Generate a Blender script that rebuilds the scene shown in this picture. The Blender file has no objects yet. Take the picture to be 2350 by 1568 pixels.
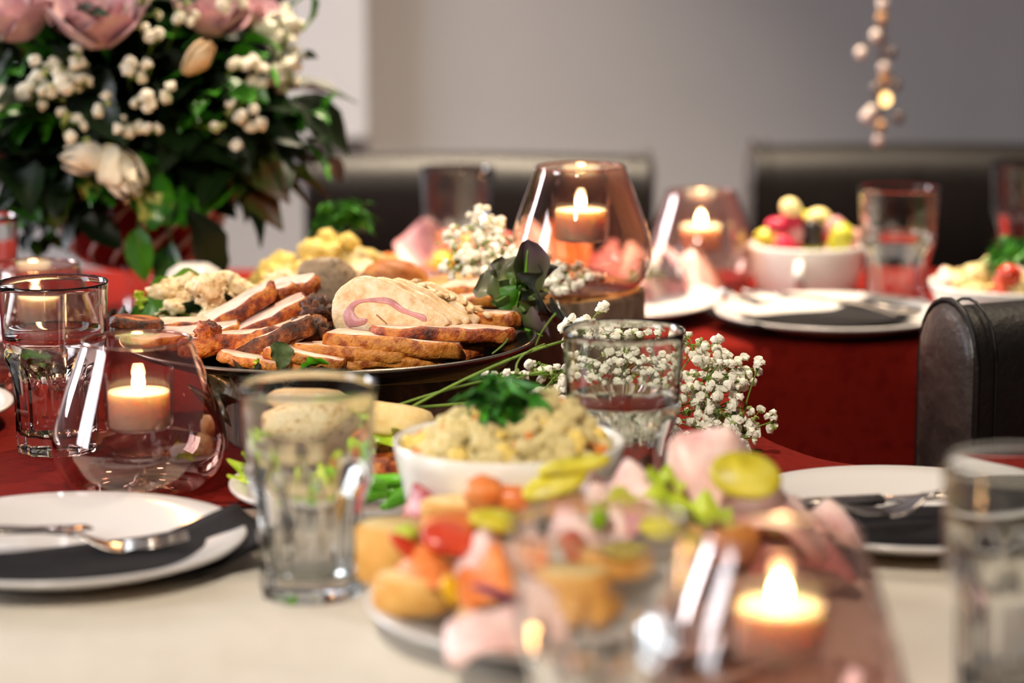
import bpy, bmesh, math, random
from mathutils import Vector, Matrix, Euler, noise

# ------------------------------------------------------------------ camera, world, lights, exposure
SC = bpy.context.scene
COL = SC.collection
T = 0.75                     # table height
EYE = 0.43                   # eye above the table
PITCH = math.radians(9.95)
F = 85 / 36 * 2350           # focal length in pixels of the 2350 px frame
CAM = Vector((0, 0, T + EYE))

cam = bpy.data.cameras.new('camera')
cam.lens = 85
cam.sensor_width = 36
cam.clip_start = 0.05
cam.dof.use_dof = True
cam.dof.focus_distance = 1.94
cam.dof.aperture_fstop = 2.9
camo = bpy.data.objects.new('camera', cam)
COL.objects.link(camo)
camo.location = CAM
camo.rotation_euler = (math.pi / 2 - PITCH, 0, 0)
SC.camera = camo

SC.view_settings.view_transform = 'Standard'
SC.view_settings.look = 'None'
SC.view_settings.gamma = 1
SC.view_settings.use_curve_mapping = False
SC.view_settings.exposure = 0.2
SC.cycles.use_denoising = True
SC.cycles.use_adaptive_sampling = True
SC.cycles.adaptive_threshold = 0.1
SC.cycles.time_limit = 850
SC.cycles.max_bounces = 9
SC.cycles.transmission_bounces = 9
SC.cycles.transparent_max_bounces = 16
SC.cycles.diffuse_bounces = 2
SC.cycles.glossy_bounces = 3
SC.cycles.sample_clamp_indirect = 10
SC.cycles.sample_clamp_direct = 30
SC.cycles.blur_glossy = 0.6
SC.cycles.caustics_reflective = False

wd = bpy.data.worlds.new('world')
SC.world = wd
wd.use_nodes = True
wd.node_tree.nodes['Background'].inputs[0].default_value = (0.62, 0.66, 0.75, 1)
wd.node_tree.nodes['Background'].inputs[1].default_value = 0.05


def area(name, loc, target, sx, sy, power, color, spread=180):
    l = bpy.data.lights.new(name, 'AREA')
    l.shape = 'RECTANGLE'
    l.size = sx
    l.size_y = sy
    l.energy = power
    l.color = color
    l.spread = math.radians(spread)
    o = bpy.data.objects.new(name, l)
    COL.objects.link(o)
    o.location = loc
    o.rotation_euler = (Vector(target) - Vector(loc)).to_track_quat('-Z', 'Y').to_euler()
    return o


# daylight through the left wall's window and an added rear one, and the ceiling's warm downlights
area('window_and_added_daylight', (-2.66, 0.95, 1.62), (0.0, 1.35, 0.85), 0.9, 1.25, 7.5, (0.86, 0.91, 1.0), 84)
area('window_and_added_daylight', (-2.66, 3.40, 1.62), (-0.2, 3.3, 0.9), 0.8, 1.25, 66, (0.93, 0.95, 1.0))  # added lamp: makes the back wall fall off from left to right
for _x, _y, _p, _s in ((0.12, 2.88, 17, 78), (-0.75, 2.35, 1.5, 84), (0.95, 2.7, 4, 80), (-0.15, 3.50, 13, 66)):
    _l = bpy.data.lights.new('ceiling_downlight', 'AREA')
    _l.shape = 'DISK'
    _l.size = 0.12
    _l.energy = _p
    _l.spread = math.radians(_s)
    _l.color = (1.0, 0.82, 0.60)
    _o = bpy.data.objects.new('ceiling_downlight', _l)
    COL.objects.link(_o)
    _o.location = (_x, _y, 2.56)


_o = area('added_front_fill', (-0.45, -0.25, 2.5), (0.0, 1.75, 0.8), 0.14, 0.14, 4.0, (1.0, 0.92, 0.80), 52)  # added unseen lamp that brightens the fronts of bowls and plates


# ------------------------------------------------------------------ helpers
def ray(px, py):
    u = (px - 1175) / F
    v = (py - 784) / F
    return Vector((u, math.cos(PITCH) - v * math.sin(PITCH), -math.sin(PITCH) - v * math.cos(PITCH)))


def spot(px, py, h=0.0):
    """the point at height h above the table that the photograph shows at px, py"""
    r = ray(px, py)
    return CAM + r * ((EYE - h) / -r.z)


def deep(px, py, d):
    """the point at depth d that the photograph shows at px, py"""
    r = ray(px, py)
    return CAM + r * (d / r.y)


def col(c):
    if isinstance(c, str):
        c = c.lstrip('#')
        v = [int(c[i:i + 2], 16) / 255 for i in (0, 2, 4)]
        return tuple(x / 12.92 if x <= 0.04045 else ((x + 0.055) / 1.055) ** 2.4 for x in v) + (1,)
    return tuple(c) + (1,)


MATS = {}


def M(name, cols, scale=30, rough=0.5, bump=0.0, bscale=None, sss=0.0, spec=0.5, metal=0.0, detail=4, pos=None,
      axis=None, sheen=0, coat=0, stretch=None, bdist=0.002):
    """procedural principled material: colours mixed by noise (or along an object axis)"""
    if name in MATS:
        return MATS[name]
    m = bpy.data.materials.new(name)
    m.use_nodes = True
    nt = m.node_tree
    N, L = nt.nodes, nt.links
    b = N['Principled BSDF']
    b.inputs['Roughness'].default_value = rough
    b.inputs['Metallic'].default_value = metal
    b.inputs['Specular IOR Level'].default_value = spec
    if sss:
        b.inputs['Subsurface Weight'].default_value = sss
        b.inputs['Subsurface Radius'].default_value = (0.006, 0.003, 0.002)
        b.inputs['Subsurface Scale'].default_value = 0.6
    if sheen:
        b.inputs['Sheen Weight'].default_value = sheen
    if coat:
        b.inputs['Coat Weight'].default_value = coat
        b.inputs['Coat Roughness'].default_value = 0.1
    if isinstance(cols, str) or not isinstance(cols[0], (tuple, str)):
        cols = [cols]
    tc = N.new('ShaderNodeTexCoord')
    info = N.new('ShaderNodeObjectInfo')
    add = N.new('ShaderNodeVectorMath')
    add.operation = 'ADD'
    mul = N.new('ShaderNodeVectorMath')
    mul.operation = 'SCALE'
    comb = N.new('ShaderNodeCombineXYZ')
    for k in range(3):
        L.new(info.outputs['Random'], comb.inputs[k])
    L.new(comb.outputs[0], mul.inputs[0])
    mul.inputs['Scale'].default_value = 7.3
    L.new(tc.outputs['Object'], add.inputs[0])
    L.new(mul.outputs[0], add.inputs[1])
    vec = add.outputs[0]
    if stretch:
        st = N.new('ShaderNodeVectorMath')
        st.operation = 'MULTIPLY'
        st.inputs[1].default_value = stretch
        L.new(vec, st.inputs[0])
        vec = st.outputs[0]
    if len(cols) == 1:
        b.inputs['Base Color'].default_value = col(cols[0])
    else:
        rp = N.new('ShaderNodeValToRGB')
        nz = N.new('ShaderNodeTexNoise')
        nz.inputs['Scale'].default_value = scale
        nz.inputs['Detail'].default_value = detail
        nz.inputs['Roughness'].default_value = 0.6
        L.new(vec, nz.inputs['Vector'])
        fac = nz.outputs['Fac']
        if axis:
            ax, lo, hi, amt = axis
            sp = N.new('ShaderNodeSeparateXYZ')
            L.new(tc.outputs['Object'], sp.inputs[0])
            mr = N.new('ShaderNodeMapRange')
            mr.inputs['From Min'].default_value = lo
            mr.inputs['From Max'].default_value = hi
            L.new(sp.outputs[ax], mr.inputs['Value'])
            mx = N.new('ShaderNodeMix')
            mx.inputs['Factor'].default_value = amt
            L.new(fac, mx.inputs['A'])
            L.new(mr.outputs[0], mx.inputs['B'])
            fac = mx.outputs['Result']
        L.new(fac, rp.inputs['Fac'])
        el = rp.color_ramp.elements
        n = len(cols)
        ps = pos or [0.33 + 0.34 * i / (n - 1) for i in range(n)]
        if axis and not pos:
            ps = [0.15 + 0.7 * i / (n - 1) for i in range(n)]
        while len(el) < n:
            el.new(0.5)
        for i in range(n):
            el[i].position = ps[i]
            el[i].color = col(cols[i])
        L.new(rp.outputs['Color'], b.inputs['Base Color'])
    if bump:
        bz = N.new('ShaderNodeTexNoise')
        bz.inputs['Scale'].default_value = bscale or scale * 2
        bz.inputs['Detail'].default_value = 5
        L.new(vec, bz.inputs['Vector'])
        bp = N.new('ShaderNodeBump')
        bp.inputs['Strength'].default_value = bump
        bp.inputs['Distance'].default_value = bdist
        L.new(bz.outputs['Fac'], bp.inputs['Height'])
        L.new(bp.outputs['Normal'], b.inputs['Normal'])
    MATS[name] = m
    return m


def emit(name, color, strength):
    if name in MATS:
        return MATS[name]
    m = bpy.data.materials.new(name)
    m.use_nodes = True
    N, L = m.node_tree.nodes, m.node_tree.links
    N.remove(N['Principled BSDF'])
    e = N.new('ShaderNodeEmission')
    e.inputs[0].default_value = tuple(color) + (1,)
    e.inputs[1].default_value = strength
    L.new(e.outputs[0], N['Material Output'].inputs[0])
    MATS[name] = m
    return m


def thin_glass(name, tint, gloss=1.0, rough=0.0, ior=1.5, gtint=(1, 1, 1)):
    """thin-walled glass: straight tinted transmission plus a fresnel reflection"""
    m = bpy.data.materials.new(name)
    m.use_nodes = True
    N, L = m.node_tree.nodes, m.node_tree.links
    N.remove(N['Principled BSDF'])
    t = N.new('ShaderNodeBsdfTransparent')
    t.inputs[0].default_value = tuple(tint) + (1,)
    g = N.new('ShaderNodeBsdfGlossy')
    g.inputs['Color'].default_value = tuple(gtint) + (1,)
    g.inputs['Roughness'].default_value = rough
    lw = N.new('ShaderNodeLayerWeight')
    lw.inputs['Blend'].default_value = 0.5
    pw = N.new('ShaderNodeMath')
    pw.operation = 'POWER'
    pw.inputs[1].default_value = 4.0
    L.new(lw.outputs['Facing'], pw.inputs[0])
    fr = N.new('ShaderNodeMath')
    fr.operation = 'MULTIPLY_ADD'
    f0 = ((ior - 1) / (ior + 1)) ** 2
    fr.inputs[1].default_value = 0.85
    fr.inputs[2].default_value = f0 * 1.6
    L.new(pw.outputs[0], fr.inputs[0])
    mu = N.new('ShaderNodeMath')
    mu.operation = 'MULTIPLY'
    mu.use_clamp = True
    mu.inputs[1].default_value = gloss
    L.new(fr.outputs[0], mu.inputs[0])
    mx = N.new('ShaderNodeMixShader')
    L.new(mu.outputs[0], mx.inputs[0])
    L.new(t.outputs[0], mx.inputs[1])
    L.new(g.outputs[0], mx.inputs[2])
    L.new(mx.outputs[0], N['Material Output'].inputs[0])
    MATS[name] = m
    return m


def solid_glass(name, color=(1, 1, 1), ior=1.5, clear=0.0, rough=0.0):
    m = bpy.data.materials.new(name)
    m.use_nodes = True
    N, L = m.node_tree.nodes, m.node_tree.links
    N.remove(N['Principled BSDF'])
    g = N.new('ShaderNodeBsdfGlass')
    g.inputs['Color'].default_value = tuple(color) + (1,)
    g.inputs['IOR'].default_value = ior
    g.inputs['Roughness'].default_value = rough
    t = N.new('ShaderNodeBsdfTransparent')
    t.inputs[0].default_value = tuple(color) + (1,)
    mx = N.new('ShaderNodeMixShader')
    mx.inputs[0].default_value = clear
    L.new(g.outputs[0], mx.inputs[1])
    L.new(t.outputs[0], mx.inputs[2])
    L.new(mx.outputs[0], N['Material Output'].inputs[0])
    MATS[name] = m
    return m


def mk(name, verts, faces, mat, parent=None, smooth=True, loc=(0, 0, 0), rot=(0, 0, 0), sc=1, idx=None):
    me = bpy.data.meshes.new(name)
    me.from_pydata([tuple(v) for v in verts], [], faces)
    mats = mat if isinstance(mat, (list, tuple)) else [mat]
    for m in mats:
        me.materials.append(m)
    if idx:
        me.polygons.foreach_set('material_index', idx)
    if smooth:
        me.polygons.foreach_set('use_smooth', [True] * len(me.polygons))
    me.validate()
    me.update()
    return put(name, me, parent, loc, rot, sc)


def put(name, me, parent=None, loc=(0, 0, 0), rot=(0, 0, 0), sc=1):
    o = bpy.data.objects.new(name, me)
    COL.objects.link(o)
    o.location = loc
    o.rotation_euler = rot if isinstance(rot, Euler) else Euler(rot)
    o.scale = (sc, sc, sc) if isinstance(sc, (int, float)) else sc
    if parent:
        o.parent = parent
    return o


def empty(name, loc=(0, 0, 0), rot=(0, 0, 0), sc=1):
    return put(name, None, None, loc, rot, sc)


def tag(o, label, cat, group=None):
    o['label'] = label
    o['category'] = cat
    if group:
        o['group'] = group
    return o


def struct(o, label=None):
    o['kind'] = 'structure'
    if label:
        o['label'] = label
    return o


def copy_tree(o, parent=None):
    c = o.copy()
    COL.objects.link(c)
    c.parent = parent
    for ch in list(o.children):
        copy_tree(ch, c)
    return c


def lathe(prof, n=48):
    """profile of (r, z); poles where r is 0"""
    V, Fc, rings = [], [], []
    for r, z in prof:
        if r < 1e-6:
            rings.append([len(V)])
            V.append((0, 0, z))
        else:
            rings.append(list(range(len(V), len(V) + n)))
            V += [(r * math.cos(2 * math.pi * i / n), r * math.sin(2 * math.pi * i / n), z) for i in range(n)]
    for a, b in zip(rings, rings[1:]):
        for i in range(n):
            j = (i + 1) % n
            q = []
            for k in (a[i % len(a)], a[j % len(a)], b[j % len(b)], b[i % len(b)]):
                if k not in q:
                    q.append(k)
            if len(q) > 2:
                Fc.append(q)
    return V, Fc


def join(*parts):
    V, Fc = [], []
    for v, f in parts:
        o = len(V)
        V += [tuple(x) for x in v]
        Fc += [[i + o for i in q] for q in f]
    return V, Fc


def xf(part, mat):
    return [mat @ Vector(v) for v in part[0]], part[1]


def box(x0, x1, y0, y1, z0, z1):
    V = [(x, y, z) for z in (z0, z1) for y in (y0, y1) for x in (x0, x1)]
    return V, [[0, 2, 3, 1], [4, 5, 7, 6], [0, 1, 5, 4], [2, 6, 7, 3], [0, 4, 6, 2], [1, 3, 7, 5]]


def rbox(sx, sy, sz, bev, seg=3):
    bm = bmesh.new()
    bmesh.ops.create_cube(bm, size=1)
    bmesh.ops.scale(bm, vec=(sx, sy, sz), verts=bm.verts)
    bmesh.ops.bevel(bm, geom=list(bm.edges), offset=bev, segments=seg, profile=0.5, affect='EDGES')
    V = [v.co.copy() for v in bm.verts]
    for i, v in enumerate(bm.verts):
        v.index = i
    Fc = [[v.index for v in f.verts] for f in bm.faces]
    bm.free()
    return V, Fc


def tube(pts, rad, n=6, cap=True):
    V, Fc = [], []
    pts = [Vector(p) for p in pts]
    m = len(pts)
    up = Vector((0, 0, 1))
    for i, p in enumerate(pts):
        d = (pts[min(i + 1, m - 1)] - pts[max(i - 1, 0)])
        d = d.normalized() if d.length > 1e-9 else Vector((0, 0, 1))
        s = d.cross(up)
        if s.length < 0.05:
            s = d.cross(Vector((1, 0, 0)))
        s.normalize()
        t = s.cross(d)
        r = rad[i] if isinstance(rad, (list, tuple)) else rad
        V += [p + (s * math.cos(2 * math.pi * k / n) + t * math.sin(2 * math.pi * k / n)) * r for k in range(n)]
    for i in range(m - 1):
        for k in range(n):
            l = (k + 1) % n
            Fc.append([i * n + k, i * n + l, (i + 1) * n + l, (i + 1) * n + k])
    if cap:
        Fc.append(list(range(n))[::-1])
        Fc.append(list(range((m - 1) * n, m * n)))
    return V, Fc


def bez(a, b, c, n=8):
    a, b, c = Vector(a), Vector(b), Vector(c)
    return [(1 - t) ** 2 * a + 2 * t * (1 - t) * b + t * t * c for t in (i / n for i in range(n + 1))]


def blob(rx, ry, rz, amp=0.15, ns=1.5, seed=0, sub=3, sq=1.0):
    """a lumpy ellipsoid; sq below 1 squares it towards a cube"""
    bm = bmesh.new()
    bmesh.ops.create_icosphere(bm, subdivisions=sub, radius=1)
    V = []
    for i, v in enumerate(bm.verts):
        v.index = i
        p = v.co.normalized()
        q = p
        if sq != 1:
            q = Vector([math.copysign(abs(x) ** sq, x) for x in p])
        k = 1 + amp * (noise.noise(p * ns + Vector((seed * 3.7, seed * 1.3, -seed * 2.1))) +
                       0.5 * noise.noise(p * ns * 2.6 + Vector((seed, 9.1, 4))))
        V.append((q.x * rx * k, q.y * ry * k, q.z * rz * k))
    Fc = [[v.index for v in f.verts] for f in bm.faces]
    bm.free()
    return V, Fc


def slab(out, t, bev=0.001, wob=0.0, seed=0, bend=None):
    """outline extruded to thickness t with a bevelled rim; returns verts, faces, index 0 for the caps and 1 for the rim"""
    n = len(out)
    cx = sum(p[0] for p in out) / n
    cy = sum(p[1] for p in out) / n
    V, Fc, ix = [], [], []

    def ring(k, z):
        for i, (x, y) in enumerate(out):
            a, b = out[i - 1], out[(i + 1) % n]
            tx, ty = b[0] - a[0], b[1] - a[1]
            l = math.hypot(tx, ty) or 1
            nx, ny = ty / l, -tx / l
            w = wob * (noise.noise(Vector((x * 60, y * 60, z * 80 + seed * 5))) + 0.7 * noise.noise(Vector((x * 230, y * 230, z * 200 - seed))))
            V.append((x - nx * k + nx * w, y - ny * k + ny * w, z))
    ring(bev, 0)
    ring(0, bev)
    ring(0, t / 2)
    ring(0, t - bev)
    ring(bev, t)
    for r in range(4):
        for i in range(n):
            j = (i + 1) % n
            Fc.append([r * n + i, r * n + j, (r + 1) * n + j, (r + 1) * n + i])
            ix.append(1)
    Fc.append(list(range(n))[::-1])
    Fc.append(list(range(4 * n, 5 * n)))
    ix += [0, 0]
    if bend:
        V = [(x, y, z + bend(x, y)) for x, y, z in V]
    return V, Fc, ix


def smooth_loop(pts, k=4):
    """closed Catmull-Rom"""
    n = len(pts)
    out = []
    for i in range(n):
        p0, p1, p2, p3 = (Vector(pts[(i + d) % n]) for d in (-1, 0, 1, 2))
        for s in range(k):
            t = s / k
            q = 0.5 * ((2 * p1) + (p2 - p0) * t + (2 * p0 - 5 * p1 + 4 * p2 - p3) * t * t + (3 * p1 - p0 - 3 * p2 + p3) * t ** 3)
            out.append((q.x, q.y))
    return out


def leaf(L, W, fold=0.25, droop=0.3, wave=0.0, nl=8, nw=4, tip=1.0, seed=0, wfreq=3, point=0.85, rnd=0.75, cup=False):
    """leaf blade from the origin along +Y, face up +Z"""
    V, Fc = [], []
    for i in range(nl + 1):
        t = i / nl
        w = W / 2 * (math.sin(math.pi * min(1, t ** point)) ** rnd if 0 < t < 1 else 0.03)
        w = max(w, W * 0.015)
        for j in range(-nw, nw + 1):
            s = j / nw
            x = s * w
            z = (s * s if cup else abs(s)) * w * fold * 2 - droop * L * t * t
            z += wave * W * abs(s) ** 1.5 * math.sin(wfreq * 2 * math.pi * t + (1.7 if s > 0 else 0) + seed)
            z += 0.02 * L * noise.noise(Vector((s * 1.5 + seed, t * 3, seed)))
            V.append((x, t * L * (1 - 0.25 * droop * t), z))
    c = 2 * nw + 1
    for i in range(nl):
        for j in range(2 * nw):
            Fc.append([i * c + j, i * c + j + 1, (i + 1) * c + j + 1, (i + 1) * c + j])
    return V, Fc


def aim(direction, roll=0.0):
    """euler that turns +Y to the direction with +Z kept upward, then rolls"""
    d = Vector(direction).normalized()
    z = Vector((0, 0, 1)) - d * d.z
    if z.length < 1e-3:
        z = Vector((0, -1, 0))
    z.normalize()
    x = d.cross(z)
    m = Matrix((x, d, z)).transposed()
    return (m @ Matrix.Rotation(roll, 3, 'Y')).to_euler()


# ------------------------------------------------------------------ materials
WALL = M('wall_paint', ['#b6b3b5', '#bab7b9'], scale=3, rough=0.9, bump=0.05, bscale=400)
WHITE_PAINT = M('white_paint', ['#dddce0', '#e1e0e4'], scale=5, rough=0.6)
WALL_DARK = M('taupe_paint', ['#938b85', '#98908a'], scale=3, rough=0.9)
FLOOR = M('floor_wood', ['#4a3526', '#5b432f', '#3f2d20'], scale=6, rough=0.5, stretch=(1, 9, 1))
RED_CLOTH = M('red_linen', ['#650f08', '#70140a', '#5d0b06'], scale=60, rough=0.9, bump=0.5, bscale=900, bdist=0.0006, spec=0.08)
WHITE_CLOTH = M('white_linen', ['#dcd0be', '#e3d8c7'], scale=12, rough=0.9, bump=0.4, bscale=35, bdist=0.004, spec=0.2)
CHINA = M('white_china', ['#dcd7d3'], rough=0.16, spec=0.5)
CERAM = M('white_ceramic_bowl', ['#f6f2ea'], rough=0.2, spec=0.5)
NAPKIN = M('black_napkin', ['#1c1a1c', '#222022'], scale=80, rough=0.95, bump=0.5, bscale=1200, bdist=0.0004, spec=0.2)
STEEL = M('cutlery_steel', ['#cfc9c2'], rough=0.14, metal=1.0)
LEATHER = M('dark_leather', ['#0f0c0b', '#14100f', '#0c0a09'], scale=25, rough=0.48, bump=0.55, bscale=170, bdist=0.0016, spec=0.3)
LEATHER_LIT = M('window_lit_leather', ['#352d2a', '#3f3531', '#2d2623'], scale=18, rough=0.4, bump=0.8, bscale=55, bdist=0.003, spec=0.55)  # lighter leather copy: the side panels' window light put into the colour
DARK_METAL = M('dark_tray_metal', ['#2a2725', '#34302d'], scale=40, rough=0.28, metal=0.9)
BARK = M('tree_bark', ['#1d110b', '#3b2416', '#5b3a24', '#2a1910'], scale=28, rough=0.9, bump=1.0, bscale=45, bdist=0.006, stretch=(1, 1, 0.28))
BARK_LIGHT = M('pale_tree_bark', ['#4b382a', '#6f5743', '#86705c', '#57432f'], scale=26, rough=0.9, bump=0.9, bscale=45, bdist=0.005, stretch=(1, 1, 0.25))
WOOD_CUT = M('cut_wood', ['#c98f4e', '#dca665', '#b67b3f'], scale=30, rough=0.7, bump=0.2)
TUMBLER = solid_glass('tumbler_glass', (0.985, 0.995, 0.99), 1.5, 0.0)
WATER = solid_glass('water', (1, 1, 1), 1.33, 0.0)
ROSE_GLASS = thin_glass('rose_tinted_glass', (0.85, 0.67, 0.62), 2.4, 0.0, 1.55, (1.0, 0.86, 0.82))
CLEAR_THIN = thin_glass('clear_cup_glass', (0.95, 0.93, 0.92), 1.1)
WAX = M('candle_wax', ['#fbeedd'], rough=0.5, sss=1.0)
WAX.node_tree.nodes['Principled BSDF'].inputs['Subsurface Scale'].default_value = 2.2
FLAME = emit('flame_glow', (1.0, 0.72, 0.34), 55)
WICK = M('wick', ['#1a1410'], rough=0.9)
ROAST_CUT = M('roast_cut_face', ['#d9a48c', '#e9c4a8', '#eed6bf'], scale=45, rough=0.42, bump=0.25, bscale=160)
ROAST_FACE2 = M('pale_roast_face', ['#e9c3b2', '#f0d3c4', '#e2b09f'], scale=40, rough=0.35, bump=0.15, bscale=120)
CRUST = M('roast_crust', ['#3a1206', '#6e260a', '#a5480f', '#cf7f30', '#8a360c'], scale=70, rough=0.48, bump=1.0, bscale=300, bdist=0.002, detail=8,
          pos=[0.32, 0.42, 0.51, 0.60, 0.72])
CRUST_GOLD = M('golden_crust', ['#6e2a0a', '#a65212', '#d68c3a', '#c4711f', '#9a4610'], scale=62, rough=0.48, bump=1.0, bscale=280, bdist=0.0018, detail=8,
               pos=[0.32, 0.42, 0.52, 0.61, 0.73])
CRUST_DARK = M('charred_crust', ['#1c0c04', '#43200a', '#783a12', '#a8622a'], scale=90, rough=0.55, bump=1.0, bscale=200, bdist=0.003,
               pos=[0.3, 0.46, 0.6, 0.74])
CHICKEN = M('chicken_meat', ['#dca86e', '#f0d2a4', '#f9e9cd'], scale=75, rough=0.45, bump=0.8, bscale=220, bdist=0.0016, detail=7)
CHICKEN_SKIN = M('chicken_outside', ['#f0d3a6', '#e6bd87', '#f5e2c2'], scale=70, rough=0.42, bump=0.7, bscale=180)
HAM = M('ham', ['#c98487', '#d89a98', '#bd7679'], scale=60, rough=0.4, bump=0.15, bscale=200)
HAM_PALE = M('pale_ham', ['#ecbcb2', '#f4d3c8', '#e4a59c'], scale=35, rough=0.4)
CREAM = M('creamy_crumb', ['#b98a55', '#e3c48f', '#f1dcb2', '#d8b27a'], scale=110, rough=0.5, bump=0.8, bscale=260, bdist=0.002)
PATE = M('meat_loaf', ['#7d6650', '#a58d70', '#8f775c', '#5f4a38'], scale=150, rough=0.5, bump=0.5, bscale=260)
POTATO = M('potato_salad', ['#dfb04a', '#f0d585', '#f9ebb8', '#e6c468'], scale=70, rough=0.38, bump=0.5, bscale=160)
POTATO_Y = M('yellow_potato', ['#e7b93e', '#f1d06a', '#f4df95'], scale=60, rough=0.4, bump=0.3)
CARROT = M('carrot', ['#d9772c', '#e8974a'], scale=60, rough=0.4)
PARSLEY = M('parsley', ['#1a5208', '#2f7d10', '#4f9f1c'], scale=60, rough=0.5)
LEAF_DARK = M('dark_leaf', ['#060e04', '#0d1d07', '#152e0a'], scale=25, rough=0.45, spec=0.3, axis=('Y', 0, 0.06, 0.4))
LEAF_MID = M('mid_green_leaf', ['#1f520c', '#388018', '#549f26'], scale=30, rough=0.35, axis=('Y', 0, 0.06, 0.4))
LEAF_VAR = M('variegated_leaf', ['#143c0f', '#1f5a14', '#2f7a1d', '#c9cf6a', '#dfe39a'], scale=28, rough=0.35, pos=[0.3, 0.42, 0.52, 0.58, 0.7])
LEAF_RED = M('bronze_leaf', ['#3a1c10', '#5a3a1c', '#43501c', '#2c3f14'], scale=22, rough=0.4)
LEAF_BROWN = M('dry_brown_leaf', ['#3b2117', '#57331f'], scale=30, rough=0.7)
LETTUCE = M('green_lettuce', ['#23480d', '#3f7a14', '#73b01f'], scale=28, rough=0.4, axis=('Y', 0, 0.09, 0.35))
LETTUCE_RED = M('red_oak_lettuce', ['#5f9f24', '#5d6c32', '#6c585e', '#4e3c45'], scale=26, rough=0.36, axis=('Y', 0.0, 0.06, 0.55))
LETTUCE_BLACK = M('dark_lettuce', ['#23251f', '#363a34', '#474b48', '#2c3126'], scale=40, rough=0.3, bump=0.8, bscale=140)
LETTUCE_LIME = M('lime_lettuce', ['#93b81f', '#b9cd36', '#d8dd62'], scale=30, rough=0.4)
BEAN = M('green_bean', ['#4f9a0e', '#6cba16', '#86cb28'], scale=25, rough=0.35)
BLOSSOM = M('white_blossom', ['#efe7cf', '#fbf6e6'], scale=300, rough=0.8)
CALYX = M('blossom_calyx', ['#8fa04a', '#b7c07a'], scale=200, rough=0.7)
STEM = M('thin_green_stem', ['#5f7f1f', '#7d9a35'], scale=60, rough=0.6)
ROSE_PETAL = M('mauve_rose_petal', ['#c08a9c', '#dcacb2', '#ebc6c0'], scale=22, rough=0.55, sheen=0.2)
CREAM_PETAL = M('cream_petal', ['#e6d3a8', '#f2e8d0', '#d9c38d'], scale=25, rough=0.55)
PEACH_PETAL = M('peach_petal', ['#e3b98a', '#efd2a6'], scale=25, rough=0.55)
TOMATO = M('tomato_flesh', ['#bd2c14', '#d6482a', '#e36a4c'], scale=50, rough=0.25, coat=0.3)
SALMON = M('orange_salmon', ['#dd6a28', '#ec8640', '#f2a263'], scale=40, rough=0.35, stretch=(1, 4, 1))
PICKLE = M('pickle', ['#b09f18', '#d2c230', '#e4d95e'], scale=60, rough=0.4)
BREAD_CRUMB = M('bread_crumb', ['#e9c37c', '#f2d79c'], scale=60, rough=0.8, bump=0.6, bscale=180)
BREAD_CRUST = M('bread_crust', ['#cf8a34', '#e3a650', '#eebd6c'], scale=30, rough=0.6)
SALAMI = M('salami', ['#8d1f2a', '#b03a40', '#d58a86'], scale=120, rough=0.4)
PEPPER_Y = M('yellow_pepper', ['#f0b50c', '#f7c927'], scale=20, rough=0.25, coat=0.3)
ONION = M('red_onion', ['#5a123f', '#7c2a5c'], scale=40, rough=0.35)
OLIVE = M('black_olive', ['#120c10', '#1d1418'], scale=40, rough=0.25)
GRAPE = M('green_grape', ['#b9b51f', '#d2cf45'], scale=30, rough=0.25, coat=0.3)
CHEESE = M('cheese', ['#f0d684', '#f6e3a5'], scale=20, rough=0.45)
RADISH = M('radish', ['#b01838', '#cf2f4f'], scale=20, rough=0.3)
VASE_RED = M('red_striped_glass', ['#3c0507', '#6d0d10', '#7d1215'], scale=12, rough=0.12, coat=0.6)
VASE_WHITE = M('white_glass_stripe', ['#d8b9b4'], rough=0.15, coat=0.5)
BEAD = thin_glass('crystal_bead', (0.86, 0.80, 0.78), 3.0, 0.05, 1.6)
BEAD_GLOW = emit('lit_bead', (1.0, 0.60, 0.22), 3.5)
WIRE = M('garland_wire', ['#8a7450'], rough=0.4, metal=0.8)
PANE = M('night_window_pane', ['#060807'], rough=0.05, spec=0.6)

# ------------------------------------------------------------------ the room
WY = 4.25
o = struct(mk('floor', *box(-2.8, 2.8, -1.3, WY + 0.1, -0.05, 0), FLOOR, smooth=False))
o = struct(mk('ceiling', *box(-2.8, 2.8, -1.3, WY + 0.1, 2.6, 2.68), WHITE_PAINT, smooth=False))
o = struct(mk('wall_back', *box(-2.8, 2.8, WY, WY + 0.1, 0, 2.6), WALL, smooth=False))
o = struct(mk('wall_right', *box(2.7, 2.8, -1.3, WY, 0, 2.6), WALL_DARK, smooth=False))
o = struct(mk('wall_front', *box(-2.8, 2.8, -1.4, -1.3, 0, 2.6), WALL_DARK, smooth=False))
wz0, wz1 = 0.95, 2.3
wins = ((0.45, 1.45), (2.95, 3.85))  # the second, rear opening is added to grade light along the back wall
ys = [-1.3] + [v for w in wins for v in w] + [WY]
segs = [box(-2.8, -2.7, ys[i], ys[i + 1], 0, 2.6) for i in (0, 2, 4)]
for y0, y1 in wins:
    segs += [box(-2.8, -2.7, y0, y1, 0, wz0), box(-2.8, -2.7, y0, y1, wz1, 2.6)]
o = struct(mk('wall_left', *join(*segs), WALL, smooth=False))
for k, (y0, y1) in enumerate(wins):
    ym = (y0 + y1) / 2
    w2 = struct(mk('window_%d' % (k + 2), *join(box(-2.8, -2.68, y0 - 0.07, y0, wz0 - 0.07, wz1 + 0.07), box(-2.8, -2.68, y1, y1 + 0.07, wz0 - 0.07, wz1 + 0.07),
                                                box(-2.8, -2.68, y0, y1, wz0 - 0.07, wz0), box(-2.8, -2.68, y0, y1, wz1, wz1 + 0.07),
                                                box(-2.78, -2.74, ym - 0.03, ym + 0.03, wz0, wz1)), WHITE_PAINT, smooth=False))
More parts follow.
